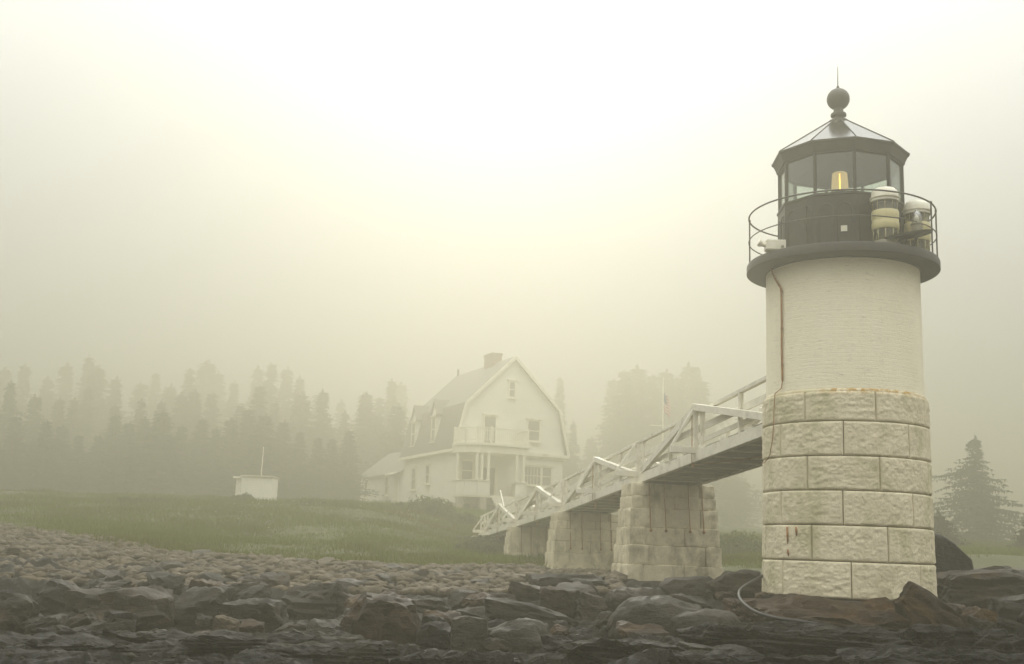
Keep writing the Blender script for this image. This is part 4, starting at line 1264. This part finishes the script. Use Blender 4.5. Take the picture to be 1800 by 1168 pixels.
    wallpath(path, .86, 1.86, .14, 'porch_parapet', M['shingle_wall'])
    wallpath([(4.0, -2.45), (4.8, -2.45), (4.85, -.1)], .86, 1.86, .14, 'porch_parapet', M['shingle_wall'])
    wallpath(path, 1.862, 1.93, .24, 'parapet_cap', M['white'])
    wallpath([(3.95, -2.45), (4.85, -2.45), (4.85, -.1)], 1.862, 1.93, .24, 'parapet_cap', M['white'])
    for x, y in ((.02, -1.0), (1.02, -2.28), (1.38, -2.34), (1.86, -2.43), (4.08, -2.44), (4.62, -2.44)):
        b = MB(); b.lathe([(.15, 1.93), (.15, 1.99), (.12, 2.02), (.105, 3.80), (.14, 3.84), (.15, 3.92)], 16, (x, y)); P('column', M['white'], b, smooth=True, angle=40)
    # shaded doorway inside the porch
    b = MB(); b.box((2.35, -.06, .86), (3.35, -.003, 3.0)); d = P('door', M['winglass'], b)
    b = MB(); b.box((2.2, -.08, .86), (2.35, -.003, 3.15)); b.box((3.35, -.08, .86), (3.5, -.003, 3.15)); b.box((2.352, -.078, 3.002), (3.348, -.003, 3.148)); b.build('door_frame', M['white'], d)
    window(root, (.75, 0, 2.0), ux, ny, .8, 1.4)
    # steps below the opening
    b = MB()
    for i in range(9): b.box((2.1, -2.62 - .28 * (i + 1), .70 - .19 * (i + 1)), (3.95, -2.62 - .28 * i, .72 - .19 * i - .003))
    P('steps', M['wood'], b)
    # porch basement: stone posts, and a flat dark panel painted as the shaded opening between
    for x, y in ((.15, -1.4), (1.55, -2.3), (4.3, -2.3)):
        b = MB(); b.box((x - .22, y - .2, -2.6), (x + .22, y + .2, .72)); P('stone_post', M['stonewall'], b)
    b = MB(); b.box((.6, -.05, -2.3), (1.5, -.031, .25)); P('dark_opening_panel', M['dark'], b)
    # balcony railing
    rp = [(.0, -.25), (.0, -1.1), (.3, -1.75), (1.05, -2.28), (2.0, -2.45), (4.9, -2.45), (4.9, -.25)]
    b = MB()
    for (a, c), (e, f) in zip(rp[:-1], rp[1:]):
        b.beam((a, c, 5.70), (e, f, 5.70), .10, .07); b.beam((a, c, 4.82), (e, f, 4.82), .06, .05)
        L = math.hypot(e - a, f - c); n = int(L / .16)
        for i in range(1, n): 
            t = i / n; b.beam((a + (e - a) * t, c + (f - c) * t, 4.84), (a + (e - a) * t, c + (f - c) * t, 5.67), .045, .045, side=(1, 0, 0))
        b.beam((a, c, 4.6), (a, c, 5.82), .14, .14, side=(1, 0, 0))
    b.beam((4.9, -.25, 4.6), (4.9, -.25, 5.82), .14, .14, side=(1, 0, 0))
    P('balcony_railing', M['white'], b)
    # low wing at the back left
    b = MB(); b.prism([(.36, -2.0), (5.5, -2.0), (5.5, 3.25), (2.9, 5.3), (.36, 3.25)], D + .05, D + 12.6, lambda x, z, h: (x, h, z)); wing = P('wing', M['clap'], b)
    b = MB()
    b.prism([(.08, 3.04), (2.9, 5.42), (2.9, 5.56), (-.02, 3.12)], D + .06, D + 12.9, lambda x, z, h: (x, h, z)); b.prism([(2.902, 5.42), (5.8, 3.04), (5.9, 3.12), (2.902, 5.56)], D + .06, D + 12.9, lambda x, z, h: (x, h, z))
    b.build('wing_roof', M['roofing'], wing)
    window(wing, (.36, 23.4, 1.4), sx, nx, .95, 1.5); window(wing, (.36, 17.2, 1.4), sx, nx, .95, 1.5)
    b = MB(); b.box((.30, 13.6, .3), (.357, 14.5, 2.5)); b.build('side_door', M['white'], wing)
    b = MB()
    b.prism([(-.5, 2.9), (.34, 3.15), (.34, 3.27), (-.5, 3.02)], 13.2, 14.9, lambda x, z, h: (x, h, z)); b.build('door_hood', M['white'], wing)

# ------------------------------------------------------------------ small things far off
def build_far_things():
    # shed
    c = at(447, 872, 79.0); z0 = gz(c[0], 79.0) - .15
    root = empty('shed', (c[0], 79.0, z0)); tag(root, 'small flat roofed white shed standing alone on the grass bank', 'shed')
    o0 = (c[0], 79.0, z0)
    top = at(447, 838, 79.0)[2]; h = top - z0
    b = MB(); b.box((c[0] - .95, 79.0, z0), (c[0] + 1.15, 81.0, z0 + h)); w = b.build('wall', M['clap'], root, o0)
    b = MB(); b.box((c[0] - 1.03, 78.9, z0 + h), (c[0] + 1.22, 81.1, z0 + h + .07)); b.build('roof', M['beaconwhite'], root, o0)
    b = MB(); b.box((c[0] - 1.42, 79.5, z0), (c[0] - 1.05, 80.9, z0 + h - .12)); b.box((c[0] - 1.62, 79.35, z0 + h - .12), (c[0] - 1.02, 81.0, z0 + h)); b.build('lean_to', M['clap'], root, o0)
    b = MB(); b.box((c[0] - 1.04, 79.35, z0 + .1), (c[0] - .96, 79.45, z0 + h - .02)); b.build('door', M['dark'], root, o0)  # narrow dark-coloured strip filling the gap between wall and lean-to
    # thin white mast behind it
    a = at(459, 836, 82.0); t = at(460.5, 788, 82.0); g = gz(a[0], 82)
    b = MB(); b.tube([(a[0], 82, g - .1), (a[0], 82, a[2]), (a[0] + .03, 82, t[2])], [.04, .035, .025], 8)
    b.lathe([(.045, t[2]), (.05, t[2] + .03), (.02, t[2] + .07)], 10, (a[0] + .03, 82))
    b.box((a[0] - .2, 81.8, g - .1), (a[0] + .2, 82.2, g + .12))
    o = b.build('mast', M['white'], origin=(a[0], 82, g)); tag(o, 'thin white mast rising behind the small shed', 'mast')
    # flagpole with yard and flag
    a = at(1165, 760, 98); t = at(1164, 668, 98); g = gz(a[0], 98)
    root = empty('flagpole', (a[0], 98, g)); tag(root, 'white flagpole with a cross yard seen above the footbridge', 'flagpole'); o0 = (a[0], 98, g)
    b = MB(); b.tube([(a[0], 98, g - .3), (a[0], 98, t[2])], [.09, .06], 10); b.build('pole', M['white'], root, o0, smooth=True, angle=40)
    yz = at(1165, 749, 98)[2]
    b = MB(); b.tube([(a[0] - 1.1, 98, yz + .03), (a[0] + 1.0, 98, yz - .02)], .035, 8); b.build('yard', M['white'], root, o0, smooth=True, angle=40)
    b = MB(); b.lathe([(.02, t[2]), (.10, t[2] + .08), (.02, t[2] + .17)], 14, (a[0], 98)); b.build('truck_ball', M['white'], root, o0, smooth=True)
    # flag: hangs limp, stripes and canton by its own weave coordinates
    fm, nt, out = mat('striped_flag_cloth')
    uv = coords(nt, 'UV'); sx = nt.nodes.new('ShaderNodeSeparateXYZ'); nt.links.new(uv, sx.inputs[0])
    st = mathn(nt, 'MODULO', mathn(nt, 'FLOOR', mathn(nt, 'MULTIPLY', sx.outputs[1], 13.0)), 2.0)
    col = mixc(nt, st, (.45, .05, .05), (.75, .72, .66))
    can = mathn(nt, 'MULTIPLY', mathn(nt, 'LESS_THAN', sx.outputs[0], .4), mathn(nt, 'GREATER_THAN', sx.outputs[1], .46))
    col = mixc(nt, can, col, (.05, .06, .18))
    finish(nt, out, col, .8)
    nu, nv = 24, 30
    z1 = at(1165, 690, 98)[2]; hh = 2.5
    v, f = [], []
    for j in range(nv + 1):
        for i in range(nu + 1):
            s, q = i / nu, j / nv
            x = a[0] + .07 + .62 * s * (.75 + .25 * math.sin(3 * q)); y = 98 - .10 * math.sin(9 * s + 1.5 * q) * s ** .5 - .03
            z = z1 - hh * (1 - q) * .62 - .75 * s ** 1.3 - .1 * math.sin(6 * s)
            v.append((x, y, z))
    for j in range(nv):
        for i in range(nu): f.append((j * (nu + 1) + i, j * (nu + 1) + i + 1, (j + 1) * (nu + 1) + i + 1, (j + 1) * (nu + 1) + i))
    fo = mesh_obj('flag', v, f, fm, None, (a[0], 98, z1), smooth=True)
    ul = fo.data.uv_layers.new(name='weave')
    for lp in fo.data.loops:
        k = lp.vertex_index; ul.data[lp.index].uv = ((k % (nu + 1)) / nu, (k // (nu + 1)) / nv)
    sol = fo.modifiers.new('thick', 'SOLIDIFY'); sol.thickness = .012
    tag(fo, 'red and white striped flag hanging limp on the flagpole', 'flag')

# ------------------------------------------------------------------ vegetation
def conifer_crown(seed, h, base_r, lowest=.08, dens=1.0, ragged=.35, leaf=.34, wind=.18):
    r = np.random.RandomState(seed)
    tri = []
    z = h * lowest
    while z < h - .15:
        t = (z - h * lowest) / (h * (1 - lowest))
        prof = base_r * (1 - t) ** 1.12 * (1.0 if t > .08 else .75 + 3 * t) * (1 + .22 * math.sin(z * 2.1 + seed))
        nb = int(5 + 6 * (1 - t) * dens)
        for k in range(nb):
            a = r.uniform(0, 2 * math.pi)
            L = prof * r.uniform(1 - ragged, 1 + ragged * .6) * (1 + wind * math.cos(a - .4 - z * .25)) + .12
            droop = r.uniform(.05, .32) * L; lift = r.uniform(0, .18) * L
            d = np.array([math.cos(a), math.sin(a), 0]); n = np.array([-math.sin(a), math.cos(a), 0])
            ns = max(3, int(L / (leaf * .45) * dens))
            for i in range(ns):
                s = (i + r.rand() * .8) / ns
                p = d * L * s + np.array([0, 0, z - droop * s ** 1.5 + lift * max(0, s - .7)])
                w = leaf * (1.15 - .55 * s) * r.uniform(.7, 1.3)
                for sd in (-1, 1):
                    q = p + n * sd * w * r.uniform(.5, 1.0) + d * w * r.uniform(.1, .7) + np.array([0, 0, -w * r.uniform(.0, .5)])
                    m_ = p + d * w * .55 + np.array([0, 0, r.uniform(-.1, .06)])
                    tri.append((p - d * w * .15, q, m_))
                if r.rand() < .5:
                    tri.append((p, p + d * w * .4 + n * r.uniform(-.2, .2) * w, p + np.array([0, 0, -w * r.uniform(.5, 1.0)]) + d * w * .2))
        z += r.uniform(.22, .42) * (.6 + .4 * (1 - t)) / max(.6, dens) * (h / 14) ** .5
    # leader
    for k in range(14):
        a = r.uniform(0, 6.28); zz = h - r.uniform(0, .8)
        tri.append(((0, 0, zz), (math.cos(a) * .18, math.sin(a) * .18, zz - .05), (math.cos(a) * .05, math.sin(a) * .05, zz + .3)))
    v = np.array(tri).reshape(-1, 3); f = np.arange(len(v)).reshape(-1, 3)
    return v, f

def make_tree(name, seed, h, br, m, **kw):
    root = empty(name, (0, 0, 0))
    v, f = conifer_crown(seed, h, br, **kw)
    mesh_obj('crown', v, f, m, root)
    b = MB(); b.tube([(0, 0, -.5), (0.03, 0.02, h * .3), (.0, .03, h * .7), (0, 0, h * .97)], [h * .014, h * .011, h * .006, .02], 8)
    r = random.Random(seed)
    for i in range(12):
        zz = h * (.06 + .05 * i); a = r.uniform(0, 6.28); L = br * .5
        b.tube([(0, 0, zz), (math.cos(a) * L, math.sin(a) * L, zz - .12 * L)], [.04, .012], 5)
    b.build('trunk', M['bark'], root, smooth=True)
    return root

def copy_tree(o):
    c = o.copy(); COL.objects.link(c)
    for ch in o.children:
        d = ch.copy(); COL.objects.link(d); d.parent = c
    return c

def build_trees():
    specs = [(31, 14, 3.3), (32, 15, 2.9), (33, 13, 3.6), (34, 14.5, 2.6), (35, 12, 3.3)]
    pro = [make_tree('spruce', s, h, b, M['needle'], dens=1.15, leaf=.52, ragged=.5) for s, h, b in specs]
    used = [False] * 5
    r = random.Random(8)
    def put(px, ptop, Y, label, group, which=None, wide=1.0):
        i = which if which is not None else r.randrange(5)
        h0 = specs[i][1]
        p = at(px, ptop, Y); g = gz(p[0], Y)
        h = max(3.0, p[2] - g)
        o = pro[i] if not used[i] else copy_tree(pro[i])
        used[i] = True
        s = h / h0
        o.location = (p[0], Y, g); wx = s * wide * r.uniform(.85, 1.2)
        o.scale = (wx, wx, s); o.rotation_euler = (0, 0, r.uniform(0, 6.28))
        tag(o, label, 'tree', group)
    LF = 'hazy spruce in the dense fog bound wood left of the keeper\'s house'
    G = 'spruces of the wood left of the house'
    tops = [(-40, 640), (10, 652), (45, 642), (85, 665), (118, 640), (158, 622), (172, 648), (205, 668), (248, 668), (275, 658), (300, 676), (335, 648), (365, 634), (385, 655), (412, 672), (455, 650), (478, 640), (505, 648), (528, 668), (560, 690), (600, 702), (640, 694), (690, 662), (705, 680), (668, 700)]
    for px, t in tops: put(px, t + r.uniform(-6, 6), r.uniform(180, 225), LF, G, wide=1.35)
    for k in range(22): put(-50 + 36 * k + r.uniform(-12, 12), r.uniform(668, 712) + max(0, k - 14) * 4, r.uniform(140, 165), 'middle row spruce of the dim wood behind the white shed', 'middle row of spruces behind the shed', wide=1.5)
    LS = 'lower dark spruce at the front of the wood behind the grass bank'
    G2 = 'lower spruces at the front of the wood'
    px = -60
    while px < 640:
        Y = r.uniform(119, 127)
        put(px, r.uniform(712, 775) + max(0, px - 400) * .12, Y, LS, G2, wide=2.1); px += r.uniform(22, 36)
    LH = 'tall spruce standing right behind the gambrel house'
    for px, t, Y in ((985, 664, 185), (1008, 742, 185), (965, 720, 190)): 
        put(px, t, Y, {985: 'tall spruce showing right of the gambrel roof', 1008: 'lower spruce between the house and the flagpole group', 965: 'spruce top just behind the right slope of the house roof'}[px], 'spruces behind the house', 1 if px == 985 else None)
    LR = 'pale spruce in the close group behind the flagpole'
    for px, t in ((1078, 668), (1098, 652), (1122, 645), (1148, 660), (1170, 652), (1190, 664), (1213, 640), (1232, 668), (1108, 700), (1160, 705), (1205, 715), (1075, 730), (1250, 735), (1285, 770), (1040, 770)):
        put(px, t, r.uniform(180, 200), LR, 'spruces behind the flagpole', wide=1.5)
    # the lone spruce at the right
    g = at(1714, 768, 96.0); z0 = gz(g[0], 96) - .2
    o = make_tree('spruce', 77, g[2] - z0, 5.6, M['needle2'], lowest=.05, dens=1.05, ragged=.7, leaf=.55, wind=.4)
    o.location = (g[0], 96, z0); tag(o, 'lone broad spruce with drooping tiers to the right of the tower', 'tree')
    g = at(1812, 905, 66.0); z0 = gz(g[0], 66) - .2
    o = make_tree('spruce', 78, g[2] - z0, 2.2, M['needle2'], lowest=.04, dens=1.0, ragged=.4)
    o.location = (g[0], 66, z0); tag(o, 'small spruce at the right edge beside the lone broad one', 'tree')
    g = at(1650, 900, 70.0); z0 = gz(g[0], 70) - .2
    o = make_tree('spruce', 79, g[2] - z0, 2.4, M['needle2'], lowest=.04, dens=1.0, ragged=.4)
    o.location = (g[0], 70, z0); tag(o, 'low spruce half hidden by the tower on the right', 'tree')

def leaf_blob(seed, n, rx, ry, rz, leaf):
    r = np.random.RandomState(seed)
    d = r.normal(size=(n, 3)); d /= np.linalg.norm(d, axis=1)[:, None]
    rad = r.uniform(.35, 1.0, n) ** .5
    lump = 1 + .30 * fbm(d * 1.8 + seed, 3, seed)
    p = d * (rad * lump)[:, None] * np.array([rx, ry, rz]); p[:, 2] = np.abs(p[:, 2])
    a = r.normal(size=(n, 3)); a /= np.linalg.norm(a, axis=1)[:, None]
    b = np.cross(a, r.normal(size=(n, 3))); b /= np.linalg.norm(b, axis=1)[:, None] + 1e-9
    s = leaf * r.uniform(.6, 1.3, n)[:, None]
    v = np.stack([p - a * s, p + b * s * .5, p + a * s, p - b * s * .5], 1).reshape(-1, 3)
    return v, np.arange(len(v)).reshape(-1, 4)

def build_bushes():
    L = [(760, 872, 46, 78.0, 'leaf', 'round leafy bush against the left corner of the keeper\'s house'),
         (705, 888, 26, 79.0, 'leaf', 'small low bush in front of the side wall of the house'),
         (818, 903, 34, 76.0, 'leaf', 'low bush below the porch of the house'),
         (866, 940, 60, 62.0, 'leafdark', 'dark shrub beside the landward end of the footbridge'),
         (850, 975, 70, 56.0, 'leafdark', 'wide dark shrub at the foot of the grass bank beside the farthest pier'),
         (905, 962, 60, 66.0, 'leafdark', 'dark shrub in the shade under the landward end of the bridge'),
         (430, 868, 24, 76.0, 'leaf', 'tuft of tall weeds in front of the white shed'),
         (250, 905, 60, 72.0, 'leaf', 'low spreading bush on the left part of the grass bank'),
         (560, 900, 70, 73.0, 'leaf', 'broad low bush on the grass bank between shed and house'),
         (1290, 930, 70, 62.0, 'leaf', 'green shrub seen between the nearest pier and the tower'),
         (1672, 948, 90, 84.0, 'leaf', 'low green shrub right beside the tower at the foot of the lone spruce'),
         (1745, 955, 100, 82.0, 'leaf', 'wide green shrub under the lone spruce on the right'),
         (1815, 950, 90, 80.0, 'leaf', 'green shrub cut by the right edge of the picture')]
    for i, (px, pt, wpx, Y, m, lab) in enumerate(L):
        a = at(px, pt, Y); g = gz(a[0], Y) - .1; h = max(.5, a[2] - g); rx = wpx * Y / F_PX / 1.0
        root = empty('bush', (a[0], Y, g)); tag(root, lab, 'bush', 'bushes on the grass bank')
        v, f = leaf_blob(50 + i, 3200, rx, rx * .8, h / 1.12, .10)
        mesh_obj('foliage', v, f, M[m], root)
        b = MB(); rr = random.Random(i)
        for k in range(7):
            q = rr.uniform(0, 6.28); e = rr.uniform(.2, .6)
            b.tube([(0, 0, -.1), (math.cos(q) * rx * e * .4, math.sin(q) * rx * e * .4, h * .4), (math.cos(q) * rx * e, math.sin(q) * rx * e, h * .75)], [.04, .03, .01], 5)
        b.build('stems', M['bark'], root)

def build_grass():
    r = np.random.RandomState(3)
    n = 230000
    Y = 38 + 50 * r.rand(n) ** 1.1
    t = r.uniform(-.50, .58, n); X = t * Y
    nz = fbm(np.stack([X * .22, Y * .22, np.zeros(n)], 1), 3, 9)
    start = 40.0 + np.maximum(0, -13 - X) * 1.0 + np.maximum(0, X + 1.5) * .55 + 2.5 * nz
    keep = (Y > start) & (r.rand(n) < np.clip((Y - start) / 4.5, .12, 1) * (.9 + .2 * nz))
    X, Y = X[keep], Y[keep]; n = len(X)
    Z = ground_full(X, Y) - .03
    tall = .21 + .14 * fbm(np.stack([X * .5, Y * .5, np.zeros(n)], 1), 3, 14)
    h = np.clip(tall * r.uniform(.6, 1.4, n), .08, .6)
    a = r.uniform(0, 6.28, n); w = r.uniform(.02, .045, n); lean = r.uniform(.1, .5, n) * h; la = r.uniform(0, 6.28, n)
    bx, by = np.cos(a) * w, np.sin(a) * w
    v = np.stack([np.stack([X - bx, Y - by, Z], 1), np.stack([X + bx, Y + by, Z], 1), np.stack([X + np.cos(la) * lean, Y + np.sin(la) * lean, Z + h], 1)], 1).reshape(-1, 3)
    o = mesh_obj('grass', v, np.arange(len(v)).reshape(-1, 3), M['grass']); tag(o, kind='stuff')
    # pale flower heads standing in the grass
    vs, fs, off = [], [], 0
    v0, f0 = ico(1)
    cl = [(r.uniform(-.26, .0), r.uniform(50, 72)) for _ in range(7)] + [(-.21 + .02 * k, 66) for k in range(3)]
    for t, yc in cl:
        for k in range(r.randint(3, 10)):
            y = yc + r.normal(0, .9); x = t * yc + r.normal(0, 1.3); s = r.uniform(.02, .04)
            vs.append(v0 * np.array([s, s, s * .6]) + np.array([x, y, gz(x, y) + r.uniform(.3, .6)])); fs.append(f0 + off); off += len(v0)
    o = mesh_obj('wildflowers', np.concatenate(vs), np.concatenate(fs), M['bloom']); tag(o, kind='stuff')

build_light(); build_camera(); build_ground(); build_shelf(); build_rocks()
build_lighthouse(); build_bridge(); build_piers(); build_house(); build_far_things()
build_trees(); build_bushes(); build_grass(); build_haze()
